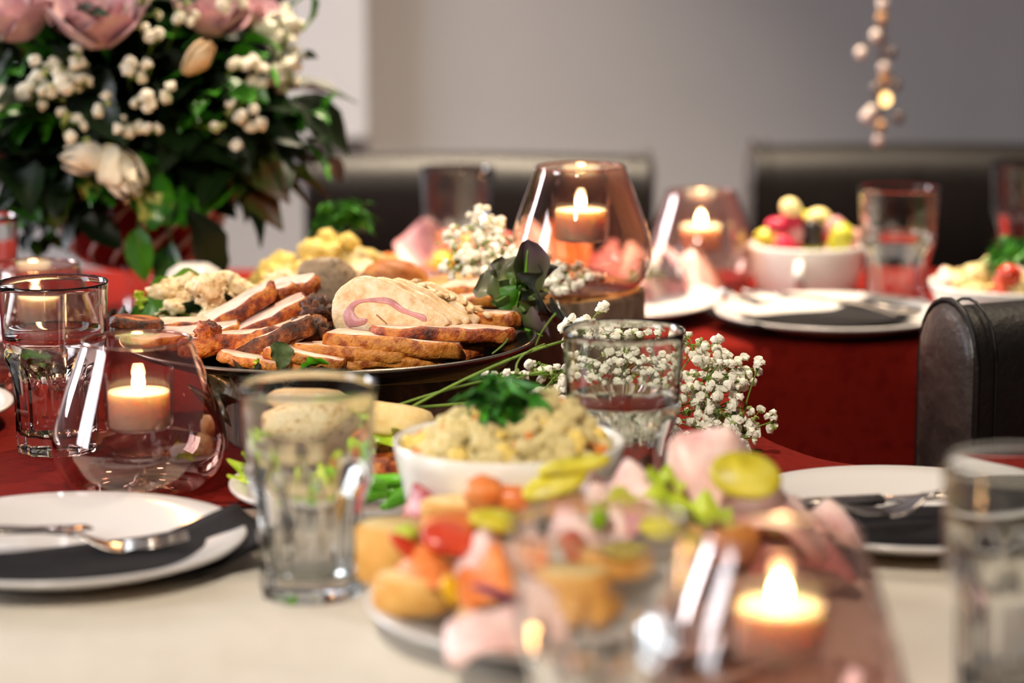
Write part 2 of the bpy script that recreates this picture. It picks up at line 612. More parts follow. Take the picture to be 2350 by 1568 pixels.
o = struct(mk('baseboard_back', *box(-2.7, 2.7, WY - 0.02, WY, 0, 0.1), WHITE_PAINT, smooth=False))
c0 = deep(670, 315, WY - 0.03)
c1 = deep(842, 315, WY - 0.03)
w1 = struct(mk('window_1', *join(box(c0.x, c1.x, WY - 0.04, WY, c0.z, 2.3), box(-1.7, c0.x, WY - 0.04, WY, c0.z, c0.z + 0.12),
                                box(-1.83, -1.7, WY - 0.04, WY, c0.z, 2.3), box(-1.7, c0.x, WY - 0.04, WY, 2.17, 2.3)), WHITE_PAINT, smooth=False))
mk('pane', *box(-1.7, c0.x, WY - 0.015, WY - 0.005, c0.z + 0.12, 2.17), PANE, w1, smooth=False)

# ------------------------------------------------------------------ tables and cloths
WOODLEG = M('table_wood', ['#3b281b', '#4c3524'], scale=8, rough=0.5, stretch=(1, 8, 1))


def table(x0, x1, y0, y1, label):
    t = empty('dining_table', ((x0 + x1) / 2, (y0 + y1) / 2, 0))
    hx, hy = (x1 - x0) / 2, (y1 - y0) / 2
    mk('tabletop', *rbox(2 * hx, 2 * hy, 0.03, 0.004, 1), WOODLEG, t, False, (0, 0, T - 0.021))
    for sx in (-1, 1):
        for sy in (-1, 1):
            mk('leg', *rbox(0.05, 0.05, T - 0.036, 0.004, 1), WOODLEG, t, False, (sx * (hx - 0.06), sy * (hy - 0.06), (T - 0.036) / 2))
    tag(t, label, 'table')


table(-0.95, 1.05, 0.98, 1.85, 'wooden table under the white cloth in the foreground')
table(-0.95, 0.19, 1.87, 2.40, 'wooden table carrying the meat platter, under the red cloth')
table(-0.95, 1.55, 2.44, 2.945, 'wooden table in front of the far chairs, under the red cloth')


def fillet(pts, n=6):
    """polygon of (x, y, radius, drop) to a dense CCW loop of (x, y, drop)"""
    out = []
    m = len(pts)
    for i in range(m):
        p, a, b = Vector(pts[i][:2]), Vector(pts[i - 1][:2]), Vector(pts[(i + 1) % m][:2])
        r = pts[i][2]
        u, v = (a - p).normalized(), (b - p).normalized()
        A, B = p + u * r, p + v * r
        for k in range(n + 1):
            t = k / n
            q = (1 - t) ** 2 * A + 2 * t * (1 - t) * p + t * t * B
            out.append((q.x, q.y, pts[i][3]))
    dense = []
    m = len(out)
    for i in range(m):
        a, b = out[i], out[(i + 1) % m]
        d = math.hypot(b[0] - a[0], b[1] - a[1])
        k = max(1, int(d / 0.025))
        for s in range(k):
            t = s / k
            dense.append((a[0] + (b[0] - a[0]) * t, a[1] + (b[1] - a[1]) * t, a[2] + (b[2] - a[2]) * t))
    return dense


def cloth(name, loop, z, mat, ripple=0.012, seed=0, inset=0.012):
    n = len(loop)
    V, Fc = [], []
    rows = [(-inset, 0.0, 0), (-0.004, -0.0012, 0), (0.002, -0.006, 0)] + [(0.006, None, k / 6) for k in range(1, 7)]
    s = 0
    arc = []
    for i in range(n):
        arc.append(s)
        a, b = loop[i], loop[(i + 1) % n]
        s += math.hypot(b[0] - a[0], b[1] - a[1])
    for off, dz, fr in rows:
        for i, (x, y, drop) in enumerate(loop):
            a, b = loop[i - 1], loop[(i + 1) % n]
            tx, ty = b[0] - a[0], b[1] - a[1]
            l = math.hypot(tx, ty) or 1
            nx, ny = ty / l, -tx / l
            o_ = off
            h = z
            live = min(1, drop / 0.02)
            if dz is None:
                w = noise.noise(Vector((x * 7 + seed, y * 7, fr * 0.7))) + 0.6 * math.sin(arc[i] * 34 + seed)
                o_ = (0.006 + fr * 0.012 + ripple * fr * w) * live
                h = z - 0.006 * live - drop * fr
            else:
                o_ = off * live if off > 0 else off
                h = z + dz * live
            V.append((x + nx * o_, y + ny * o_, h))
    for r in range(len(rows) - 1):
        for i in range(n):
            j = (i + 1) % n
            Fc.append([r * n + i, (r + 1) * n + i, (r + 1) * n + j, r * n + j])
    Fc.append(list(range(n)))
    return mk(name, V, Fc, mat)


o = cloth('white_tablecloth', fillet([(-0.97, 0.96, .02, .28), (1.07, 0.96, .02, .28), (1.07, 1.866, .02, .10), (-0.97, 1.866, .02, .01)]), T, WHITE_CLOTH, 0.012, 2)
tag(o, 'off-white linen tablecloth under the plates in the foreground', 'tablecloth')
o = cloth('red_tablecloth', fillet([(-1.0, 1.735, .01, .0), (1.10, 1.735, .01, .0), (1.10, 1.880, .02, .25), (0.262, 1.874, .05, .25),
                                   (0.208, 1.985, .05, .25), (0.205, 2.418, .03, .25), (1.58, 2.418, .03, .25), (1.58, 2.965, .03, .25), (-1.0, 2.965, .03, .25)]),
          T + 0.0022, RED_CLOTH, 0.010, 7)
tag(o, 'dark red linen cloth under the platter and far settings', 'tablecloth')
ZR = T + 0.0022          # on the red cloth
ZW = T                   # on the white cloth


# ------------------------------------------------------------------ leather chairs
def chair(name, loc, rz, label, top=0.86, w=0.47, mat=LEATHER, matside=LEATHER_LIT):
    t = empty(name, loc, (0, 0, rz))
    # back: the arch profile (thickness d, across y) runs along x
    d, zb = 0.095, 0.40
    prof = [(-d / 2, zb), (-d / 2, top - d * 0.52)]
    for k in range(1, 12):
        a = math.pi - math.pi * k / 12
        prof.append((d / 2 * math.cos(a), top - d * 0.52 + d * 0.52 * math.sin(a)))
    prof += [(d / 2, top - d * 0.52), (d / 2, zb)]
    m = len(prof)
    # cover over the arch
    V, Fc = [], []
    xs = [-w / 2 + 0.004 + (w - 0.008) * i / 24 for i in range(25)]
    for x in xs:
        for (y, z) in prof:
            bul = 1 + 0.03 * math.cos(math.pi * x / w) + 0.02 * noise.noise(Vector((x * 9, y * 12, z * 9)))
            V.append((x, y * bul, z - 0.004 * (1 - math.cos(math.pi * x / w))))
    for i in range(len(xs) - 1):
        for k in range(m):
            l = (k + 1) % m
            Fc.append([i * m + k, (i + 1) * m + k, (i + 1) * m + l, i * m + l])
    mk('backrest', V, Fc, mat, t)
    for s in (-1, 1):
        V, Fc = [], []
        for k, (sc, dx) in enumerate(((1.0, 0.0), (0.97, 0.004), (0.85, 0.007), (0.5, 0.010))):
            for (y, z) in prof:
                cz = (top + zb) / 2
                V.append((s * (w / 2 - 0.004 + dx), y * sc, cz + (z - cz) * (1 - (1 - sc) * 0.2)))
        for r in range(3):
            for k in range(m):
                l = (k + 1) % m
                q = [r * m + k, r * m + l, (r + 1) * m + l, (r + 1) * m + k]
                Fc.append(q if s > 0 else q[::-1])
        Fc.append(list(range(3 * m, 4 * m)) if s > 0 else list(range(3 * m, 4 * m))[::-1])
        mk('side_panel', V, Fc, matside, t)
        mk('piping', *tube([(s * (w / 2 - 0.003), y * 1.04, z + (0.002 if z > top - d * 0.52 else 0)) for y, z in prof], 0.0028, 6), mat, t)
        mk('stitching', *tube([(s * (w / 2 - 0.022), y * 1.035, z - 0.0018 + (0.004 if z > top - d * 0.52 else 0)) for y, z in prof], 0.0014, 5), mat, t)
    V, Fc = rbox(w - 0.02, 0.46, 0.10, 0.03, 4)
    mk('seat', V, Fc, mat, t, True, (0, 0.24, 0.43))
    for sx in (-1, 1):
        for sy in (0.03, 0.43):
            mk('leg', *tube([(sx * (w / 2 - 0.05), sy, 0.38), (sx * (w / 2 - 0.05), sy, 0.0)], [0.02, 0.014], 8), WOODLEG, t)
    return tag(t, label, 'chair')


chair('leather_chair', (0.598, 2.141, 0), math.radians(19), 'dark brown leather chair with stitched side seam at the right edge', top=0.852)
pl = deep(1100, 360, 3.3)
chair('leather_chair', (pl.x, 3.32, 0), math.radians(177), 'dark leather chair behind the large candle holder on the log', top=0.862)
chair('leather_chair', (0.588, 3.42, 0), math.radians(180), 'dark leather chair under the hanging bead garland', top=0.866, w=0.5)


# ------------------------------------------------------------------ plates, napkins, cutlery
def plate_mesh(r, lip=0.021):
    p = [(0, 0.004), (r * 0.5, 0.004), (r * 0.60, 0.0055), (r * 0.70, 0.0095), (r * 0.88, lip * 0.8), (r * 0.985, lip), (r, lip - 0.0008), (r * 0.995, lip - 0.003),
         (r * 0.88, lip * 0.8 - 0.004), (r * 0.68, 0.004), (r * 0.60, 0.001), (r * 0.55, 0.0), (r * 0.52, 0.001), (0, 0.001)]
    return lathe(p, 72)


def plate(loc, r, label, lip=0.021):
    return tag(mk('plate', *plate_mesh(r, lip), CHINA, None, True, loc), label, 'plate')


def napkin(loc, rz, label, sx=0.10, sy=0.19, tilt=(0, 0), z=0.006, sag=0.012):
    """folded napkin: three layers that follow the plate's hollow"""
    t = empty('napkin', (loc[0], loc[1], loc[2]), (0, 0, rz))
    for k in range(3):
        V, Fc = [], []
        nx, ny = 8, 14
        g = 0.0009
        for s in (0, 1):
            for j in range(ny + 1):
                for i in range(nx + 1):
                    x = (i / nx - 0.5) * (sx - 0.004 * k)
                    y = (j / ny - 0.5) * (sy - 0.006 * k)
                    d = math.hypot(x * 1.0, y)
                    zz = z + max(0, (d - 0.075)) * 0.33 + 0.0022 * k + s * g
                    zz += 0.0012 * noise.noise(Vector((x * 25, y * 25, k * 3.0)))
                    V.append((x + 0.002 * k, y, zz))
        c = nx + 1
        h = (nx + 1) * (ny + 1)
        for j in range(ny):
            for i in range(nx):
                q = [j * c + i, j * c + i + 1, (j + 1) * c + i + 1, (j + 1) * c + i]
                Fc.append(q[::-1])
                Fc.append([a + h for a in q])
        edge = [i for i in range(nx)] + [nx + j * c for j in range(ny)] + [ny * c + nx - i for i in range(nx)] + [(ny - j) * c for j in range(ny)]
        for a, b in zip(edge, edge[1:] + edge[:1]):
            Fc.append([a, b, b + h, a + h])
        mk('fold', V, Fc, NAPKIN, t)
    return tag(t, label, 'napkin')


def fork(loc, rot, label, L=0.19):
    t = empty('fork', loc, rot)
    n = 14
    pts, wd = [], []
    V, Fc = [], []
    for i in range(n + 1):
        s = i / n
        y = s * L * 0.62
        w = 0.0045 + 0.005 * (1 - s) ** 2 - 0.001 * math.sin(math.pi * s)
        z = 0.006 + 0.006 * math.sin(math.pi * s * 0.9)
        for dx, dz in ((-w, 0), (-w * 0.7, 0.0018), (w * 0.7, 0.0018), (w, 0), (w * 0.7, -0.0012), (-w * 0.7, -0.0012)):
            V.append((dx, y, z + dz))
    for i in range(n):
        for k in range(6):
            l = (k + 1) % 6
            Fc.append([i * 6 + k, i * 6 + l, (i + 1) * 6 + l, (i + 1) * 6 + k])
    Fc += [[5, 4, 3, 2, 1, 0], [n * 6 + k for k in range(6)]]
    mk('handle', V, Fc, STEEL, t)
    # head: a cupped plate then four tines
    V, Fc = [], []
    y0 = L * 0.615
    rows = 8
    for s in (0, 1):
        for j in range(rows + 1):
            u = j / rows
            w = 0.004 + 0.009 * math.sin(min(1, u * 1.15) * math.pi / 2)
            for i in range(7):
                x = (i / 6 - 0.5) * 2 * w
                z = 0.0085 - 0.012 * math.sin(u * math.pi * 0.55) + 0.06 * x * x / 0.013 + s * 0.0014
                V.append((x, y0 + u * L * 0.17, z))
    h = (rows + 1) * 7
    for j in range(rows):
        for i in range(6):
            q = [j * 7 + i, j * 7 + i + 1, (j + 1) * 7 + i + 1, (j + 1) * 7 + i]
            Fc.append(q[::-1])
            Fc.append([a + h for a in q])
    edge = list(range(6)) + [6 + j * 7 for j in range(rows)] + [rows * 7 + 6 - i for i in range(6)] + [(rows - j) * 7 for j in range(rows)]
    for a, b in zip(edge, edge[1:] + edge[:1]):
        Fc.append([a, b, b + h, a + h])
    mk('head', V, Fc, STEEL, t)
    for k in range(4):
        x = (k - 1.5) * 0.0066
        y1 = y0 + L * 0.165
        mk('tine', *tube([(x, y1, -0.001), (x * 0.98, y1 + 0.02, 0.0), (x * 0.95, y1 + 0.042, 0.006)], [0.0016, 0.0014, 0.0007], 6), STEEL, t)
    return tag(t, label, 'fork')


def knife(loc, rot, label, L=0.21):
    t = empty('knife', loc, rot)
    V, Fc, _ = slab([(-0.007, 0), (0.007, 0), (0.0085, L * 0.2), (0.006, L * 0.45), (-0.006, L * 0.45), (-0.0085, L * 0.2)], 0.006, 0.0018)
    mk('handle', V, Fc, STEEL, t)
    V, Fc, _ = slab([(-0.006, L * 0.44), (0.006, L * 0.44), (0.010, L * 0.6), (0.011, L * 0.85), (0.004, L), (-0.006, L * 0.97)], 0.0016, 0.0006)
    mk('blade', V, Fc, STEEL, t, loc=(0, 0, 0.002))
    return tag(t, label, 'knife')


pL = Vector((-0.302, 1.583, ZW))
plate(pL, 0.123, 'white plate with dark napkin in the left foreground')
napkin(pL + Vector((0.028, -0.028, 0)), math.radians(-62), 'dark grey folded napkin on the left foreground plate', 0.10, 0.235)
fork(pL + Vector((-0.115, -0.035, 0.020)), Euler((math.radians(-2), 0, math.radians(-79))), 'steel fork on the napkin of the left foreground plate', 0.205)
knife(pL + Vector((-0.14, -0.012, 0.0205)), Euler((0, 0, math.radians(-83))), 'steel knife beside the fork on the left foreground plate', 0.16)

pR = Vector((0.278, 1.668, ZW))
plate(pR, 0.123, 'white plate on the right, partly behind the foreground glass')
napkin(pR + Vector((0.005, -0.02, 0)), math.radians(-83), 'black folded napkin on the right plate below the chair', 0.115, 0.23)
knife(pR + Vector((-0.12, -0.028, 0.021)), Euler((0, 0, math.radians(-75))), 'steel knife lying across the right plate', 0.24)
fork(pR + Vector((0.12, -0.005, 0.024)), Euler((math.radians(3), 0, math.radians(112))), 'steel fork on the black napkin of the right plate', 0.2)

pB = Vector((0.338, 2.518, ZR))
plate(pB, 0.124, 'white plate with cutlery on the far red cloth')
napkin(pB + Vector((-0.022, -0.006, 0)), math.radians(-68), 'black folded napkin on the far plate', 0.115, 0.2)
fork(pB + Vector((0.055, -0.07, 0.022)), Euler((math.radians(4), 0, math.radians(68))), 'steel fork on the far black napkin', 0.19)
knife(pB + Vector((0.085, -0.055, 0.024)), Euler((math.radians(3), 0, math.radians(64))), 'steel knife on the far black napkin', 0.2)

pX = spot(15, 935, .02)
pX = Vector((pX.x - 0.118, pX.y, ZR))
plate(pX, 0.122, 'white plate cut off by the left picture edge')
napkin(pX + Vector((0.01, 0.01, 0)), math.radians(-20), 'black napkin on the plate at the left picture edge', 0.12, 0.2)


# ------------------------------------------------------------------ tumblers
def tumbler_mesh(h=0.139):
    N, nf = 140, 10
    V, Fc = [], []
    zs = [0, 0.0008, 0.002, 0.006] + [0.006 + 0.07 * i / 22 for i in range(1, 23)] + [0.082, 0.09, 0.11, h - 0.004, h - 0.0015]

    def rc(z):
        return 0.0352 + 0.0090 * (z / h) + 0.0012 * math.exp(-((z - 0.078) / 0.010) ** 2)

    def ap(z):
        a = 0.0312 + 0.0035 * (z / h)
        if z > 0.055:
            a += 12 * (z - 0.055) ** 2
        return a
    for z in zs:
        b = 0.0
        if z < 0.002:
            b = 0.0016 * (1 - z / 0.002)
        for i in range(N):
            th = 2 * math.pi * i / N
            ph = (th + math.pi / nf) % (2 * math.pi / nf) - math.pi / nf
            r = min(rc(z), ap(z) / math.cos(ph) ** 1.35) - b
            V.append((r * math.cos(th), r * math.sin(th), z))
    inner = [(0.0440, h), (0.0428, h - 0.001), (0.0420, h - 0.006), (0.0405, 0.085), (0.0385, 0.075), (0.0345, 0.062), (0.0325, 0.05), (0.0300, 0.028), (0.0285, 0.019), (0.024, 0.0145), (0.014, 0.0128)]
    for r, z in inner:
        V += [(r * math.cos(2 * math.pi * i / N), r * math.sin(2 * math.pi * i / N), z) for i in range(N)]
    m = len(zs) + len(inner)
    for k in range(m - 1):
        for i in range(N):
            j = (i + 1) % N
            Fc.append([k * N + i, k * N + j, (k + 1) * N + j, (k + 1) * N + i])
    V.append((0, 0, 0.0125))
    V.append((0, 0, 0.002))
    for i in range(N):
        j = (i + 1) % N
        Fc.append([(m - 1) * N + i, (m - 1) * N + j, m * N])
        Fc.append([j, i, m * N + 1])
    return V, Fc


_tm = None


def tumbler(loc, label, water=0.0, rz=0.0):
    global _tm
    if _tm is None:
        o = mk('tumbler', *tumbler_mesh(), TUMBLER, None, True, loc, (0, 0, rz))
        _tm = o.data
    else:
        o = put('tumbler', _tm, None, loc, (0, 0, rz))
    if water:
        def ri(z):
            t = [(0.0128, 0.014), (0.0145, 0.024), (0.019, 0.0285), (0.028, 0.0300), (0.05, 0.0325), (0.062, 0.0345), (0.075, 0.0385), (0.085, 0.0405), (0.13, 0.042)]
            for (z0, r0), (z1, r1) in zip(t, t[1:]):
                if z <= z1:
                    return r0 + (r1 - r0) * (z - z0) / (z1 - z0)
            return 0.042
        zz = [0.0135, 0.0145, 0.019, 0.028, 0.04, 0.05, 0.062, 0.07, 0.075, 0.08, 0.085, 0.09]
        pr = [(0, 0.0128)] + [(ri(z) + 0.0002, z) for z in zz if z < water] + [(ri(water) + 0.0002, water), (0, water)]
        mk('water', *lathe(pr, 64), WATER, o)
    return tag(o, label, 'drinking glass', 'faceted tumblers')


tumbler((-0.130, 1.510, ZW), 'empty faceted tumbler between the left plate and the cold-cut plate', 0, 0.2)
tumbler((-0.370, 1.927, ZR), 'faceted tumbler with water behind the left candle holder', 0.098, 0.1)
tumbler((0.080, 1.712, ZR - 0.0022), 'faceted tumbler with water in front of the white baby\'s breath', 0.088, 0.0)
tumbler((0.422, 2.622, ZR), 'faceted tumbler with water beside the white cup of skewers', 0.085, 0.15)
tumbler((-0.064, 2.830, ZR), 'faceted tumbler in front of the far left chair', 0, 0.1)
tumbler((0.279, 1.288, ZW), 'blurred tumbler at the right edge of the foreground', 0, 0.0)
tumbler((0.043, 1.155, ZW), 'strongly blurred tumbler nearest the camera beside the candle holder', 0, 0.1)
tumbler((0.617, 2.890, ZR), 'tumbler in front of the chair under the bead garland', 0, 0.0)
gx = spot(-62, 500, .139)
tumbler((gx.x, gx.y, ZR), 'tumbler cut off by the left picture edge below the flowers', 0, 0.0)


# ------------------------------------------------------------------ rose glass candle holders with tea lights
def holder_meshes():
    # bell: open rim, wide shoulder low, tucked-in base; two walls
    out = [(0.0, 0.0015), (0.030, 0.001), (0.044, 0.0015), (0.0535, 0.006), (0.0615, 0.016), (0.0655, 0.028), (0.0662, 0.036), (0.0645, 0.047), (0.0600, 0.063),
           (0.0545, 0.079), (0.0485, 0.095), (0.0440, 0.107), (0.0420, 0.1125), (0.0418, 0.1148)]
    inn = [(r - 0.0014 if r > 0.002 else 0, z + (0.0016 if z < 0.02 else 0)) for r, z in out]
    inn[-1] = (0.0406, 0.1146)
    return out, inn


_hm = {}


def holder(loc, label, tl_label, rz=0.0):
    t = empty('candle_holder', loc, (0, 0, rz))
    if not _hm:
        out, inn = holder_meshes()

        def dense(p):
            q = []
            for i in range(len(p) - 1):
                a, b = p[max(i - 1, 0)], p[i]
                c, d = p[i + 1], p[min(i + 2, len(p) - 1)]
                for s in range(3):
                    u = s / 3
                    q.append(tuple(0.5 * (2 * b[k] + (c[k] - a[k]) * u + (2 * a[k] - 5 * b[k] + 4 * c[k] - d[k]) * u * u + (3 * b[k] - a[k] - 3 * c[k] + d[k]) * u ** 3) for k in (0, 1)))
            q.append(p[-1])
            return [(max(0, r), z) for r, z in q]
        V, Fc = lathe(dense(out), 96)
        o = mk('glass_bell', V, Fc, ROSE_GLASS, t)
        _hm['bell'] = o.data
        o = mk('rim', *lathe([(0.0406 + 0.0013 * math.cos(a), 0.1147 + 0.0013 * math.sin(a)) for a in [2 * math.pi * k / 10 for k in range(11)]], 96), ROSE_GLASS, t)
        _hm['rim'] = o.data
        o = mk('inner_cup', *lathe([(0, 0.047), (0.022, 0.047), (0.0248, 0.0485), (0.0258, 0.052), (0.0262, 0.062), (0.0268, 0.092)], 64), CLEAR_THIN, t)
        _hm['cup'] = o.data
        o = mk('stem', *lathe([(0, 0.0028), (0.014, 0.003), (0.006, 0.006), (0.0035, 0.012), (0.0032, 0.036), (0.0055, 0.043), (0.014, 0.0465), (0, 0.0468)], 32), CLEAR_THIN, t)
        _hm['stem'] = o.data
    else:
        put('glass_bell', _hm['bell'], t)
        put('rim', _hm['rim'], t)
        put('inner_cup', _hm['cup'], t)
        put('stem', _hm['stem'], t)
    tag(t, label, 'candle holder', 'rose glass candle holders')
    # the tea light in the cup
    c = empty('tea_light', (loc[0], loc[1], loc[2] + 0.0478))
    if 'wax' not in _hm:
        o = mk('wax', *lathe([(0, 0.0008), (0.0222, 0.0008), (0.0228, 0.002), (0.0234, 0.0265), (0.0230, 0.0278), (0.0215, 0.0270), (0.010, 0.0256), (0, 0.0252)], 48), WAX, c)
        _hm['wax'] = o.data
        o = mk('plastic_cup', *lathe([(0, 0.0003), (0.0236, 0.0003), (0.0241, 0.001), (0.0246, 0.028), (0.0250, 0.0385)], 48), CLEAR_THIN, c)
        _hm['pc'] = o.data
        o = mk('wick', *tube([(0, 0, 0.0248), (0.0003, 0, 0.029), (0.0009, 0, 0.0315)], 0.0006, 6), WICK, c)
        _hm['wick'] = o.data
        fp = [(0, 0.0280), (0.0026, 0.0287), (0.0046, 0.0312), (0.0052, 0.0342), (0.0044, 0.0382), (0.0027, 0.0418), (0.0010, 0.0445), (0, 0.0455)]
        o = mk('flame', *lathe(fp, 20), FLAME, c)
        _hm['fl'] = o.data
    else:
        put('wax', _hm['wax'], c)
        put('plastic_cup', _hm['pc'], c)
        put('wick', _hm['wick'], c)
        put('flame', _hm['fl'], c)
    tag(c, tl_label, 'tea light', 'burning tea lights')
    l = bpy.data.lights.new('flame_light', 'POINT')
    l.energy = 0.36
    l.color = (1.0, 0.56, 0.20)
    l.shadow_soft_size = 0.004
    lo = bpy.data.objects.new('flame_light', l)
    COL.objects.link(lo)
    lo.location = (0, 0, 0.050)
    lo.parent = c


LOG2 = Vector((0.012, 2.235, ZR))
holder((-0.282, 1.792, ZR), 'rose glass candle holder behind the left foreground plate', 'burning tea light in the holder behind the left plate')
holder((0.063, 2.205, ZR + 0.0885), 'rose glass candle holder standing on the tree slice', 'burning tea light in the holder on the tree slice')
holder((0.219, 2.785, ZR), 'rose glass candle holder left of the white cup', 'burning tea light in the holder left of the white cup')
holder((-0.438, 2.19, ZR), 'rose glass candle holder below the flowers behind the left tumbler', 'burning tea light in the holder below the flowers')
holder((0.140, 1.222, ZW), 'strongly blurred rose glass candle holder in the right foreground', 'burning tea light in the blurred foreground holder')


# ------------------------------------------------------------------ tree slices and platter
def log_slice(loc, r, h, bark, label, seed):
    t = empty('tree_slice', loc)
    n = 72
    V, Fc = [], []
    zs = [0, 0.004, h * 0.3, h * 0.6, h - 0.004, h]
    for k, z in enumerate(zs):
        for i in range(n):
            a = 2 * math.pi * i / n
            rr = r * (1 + 0.025 * noise.noise(Vector((math.cos(a) * 1.5, math.sin(a) * 1.5, seed))) +
                      0.014 * noise.noise(Vector((math.cos(a) * 9, math.sin(a) * 9, seed + z * 12))))
            if k in (0, len(zs) - 1):
                rr -= 0.003
            V.append((rr * math.cos(a), rr * math.sin(a), z))
    for k in range(len(zs) - 1):
        for i in range(n):
            j = (i + 1) % n
            Fc.append([k * n + i, k * n + j, (k + 1) * n + j, (k + 1) * n + i])
    Fc.append(list(range(n))[::-1])
    mk('bark', V, Fc, bark, t)
    top = [(x * 0.985, y * 0.985, h + 0.0002) for x, y, z in V[-n:]]
    V2 = top + [(x * 0.6, y * 0.6, h + 0.0006) for x, y, z in top] + [(0, 0, h + 0.0006)] + [(x, y, h - 0.003) for x, y, z in top]
    F2 = []
    for i in range(n):
        j = (i + 1) % n
        F2 += [[i, j, n + j, n + i], [n + i, n + j, 2 * n], [2 * n + 1 + i, 2 * n + 1 + j, j, i]]
    mk('cut_face', V2, F2, WOOD_CUT, t)
    return tag(t, label, 'tree slice')


LOG1 = Vector((-0.118, 1.99, ZR))
log_slice(LOG1, 0.122, 0.064, BARK, 'dark-barked tree slice under the meat platter', 1.0)
log_slice(LOG2, 0.112, 0.088, BARK_LIGHT, 'tall pale-barked tree slice under the far candle holder', 5.0)

PC = Vector((-0.152, 1.985, ZR + 0.0648))
PZ = PC.z + 0.006          # food level on the platter
pr = 0.173
o = mk('meat_platter', *lathe([(0, 0.004), (0.118, 0.004), (0.128, 0.006), (0.150, 0.0125), (0.168, 0.0185), (0.1715, 0.0205), (pr, 0.0200), (0.1725, 0.0185),
                              (0.166, 0.0150), (0.148, 0.0085), (0.126, 0.0008), (0.10, 0.0), (0, 0.0)], 96), DARK_METAL, None, True, PC)
mk('rim', *lathe([(0.1715 + 0.0017 * math.cos(a), 0.0203 + 0.0015 * math.sin(a)) for a in [2 * math.pi * k / 10 for k in range(11)]], 120), M('rim_metal', ['#8d8780'], rough=0.3, metal=1.0), o)
tag(o, 'round dark metal platter of sliced meats on a tree slice', 'platter')


def on_platter(px, py, h=0.0):
    """point h above the platter's floor"""
    return spot(px, py, PZ - T + h)


# --- the stuffed chicken roll, cut in slices
def roll_outline(z=1.0):
    raw = [(150, 600), (158, 520), (190, 440), (250, 375), (350, 318), (470, 288), (600, 318), (720, 368), (860, 430), (980, 500), (1100, 580), (1205, 645), (1190, 700),
           (1090, 752), (920, 762), (760, 772), (715, 768), (672, 782), (560, 835), (430, 856), (310, 848), (235, 815), (185, 745), (158, 670)]
    s = 0.2553 / 2860
    return [((x - 600) * s * z, (850 - y) * s * 1.02 * z) for x, y in raw]


def roulade_slice(loc, rot, sc, label, face=True):
    out = smooth_loop(roll_outline(sc)[::-1], 3)
    t_ = 0.011
    V, Fc, ix = slab(out, t_, 0.0014, 0.0012, sc * 5)
    # stand it up: outline x stays x, outline y goes up, thickness to +y
    V = [(x, -z, y) for x, y, z in V]
    o = mk('chicken_roll_slice', V, Fc, [CHICKEN, CHICKEN_SKIN], None, True, loc, rot, 1, ix)
    if face:
        s = 0.2553 / 2860
        hp = [(258, 640), (285, 575), (345, 518), (440, 494), (560, 478), (640, 474), (720, 500), (790, 552), (890, 592), (990, 612), (1012, 660), (975, 668), (880, 628),
              (790, 604), (725, 574), (660, 534), (540, 520), (440, 522), (372, 552), (350, 602), (395, 660), (478, 662), (452, 712), (320, 742), (275, 700)]
        hl = smooth_loop([((x - 600) * s * sc, (850 - y) * s * 1.02 * sc) for x, y in hp][::-1], 2)
        V, Fc, _ = slab(hl, 0.0012, 0.0004)
        mk('ham_layer', [(x, -z - t_ + 0.0004, y) for x, y, z in V], Fc, HAM, o)
        cr = [(560, 620), (600, 650), (650, 690), (690, 745), (715, 785), (700, 790), (672, 740), (635, 690), (585, 655), (555, 630)]
        hl = [((x - 600) * s * sc, (850 - y) * s * 1.02 * sc) for x, y in cr][::-1]
        V, Fc, _ = slab(hl, 0.0006, 0.0001)
        mk('crease', [(x, -z - t_ + 0.0001, y) for x, y, z in V], Fc, M('roll_crease', ['#a5673a'], rough=0.6), o)
    return tag(o, label, 'roll slice', 'slices of the stuffed chicken roll')


rb = on_platter(880, 790, 0.012)
rb.z = PZ + 0.013
RL = ['frontmost slice of the ham-filled chicken roll showing the pink spiral', 'second slice of the ham-filled chicken roll, right behind the frontmost',
      'third slice of the ham-filled chicken roll', 'fourth slice of the ham-filled chicken roll', 'last crumbly slice of the ham-filled chicken roll beside the red lettuce']
for k in range(5):
    roulade_slice((rb.x + 0.0105 * k, rb.y + 0.0125 * k, rb.z + 0.001 - 0.0006 * k), (math.radians(-12), 0, math.radians(-12)), 1.05 - 0.05 * k, RL[k], k == 0)
random.seed(4)
for k in range(14):
    p = (rb.x + random.uniform(0.0, 0.085), rb.y + random.uniform(0.0, 0.05), 0)
    u = random.random()
    o = mk('crumb_flake', *blob(0.0045, 0.0035, 0.002, 0.5, 2.2, k, 2), CHICKEN_SKIN, None, True,
           (rb.x + 0.01 + 0.075 * u, rb.y + 0.02 + 0.02 * random.random(), rb.z + 0.053 - 0.034 * u), (0.3, 0.4 * u, k))
    tag(o, 'small pale crumb lying on top of the chicken roll', 'crumb', 'crumbs on the chicken roll')


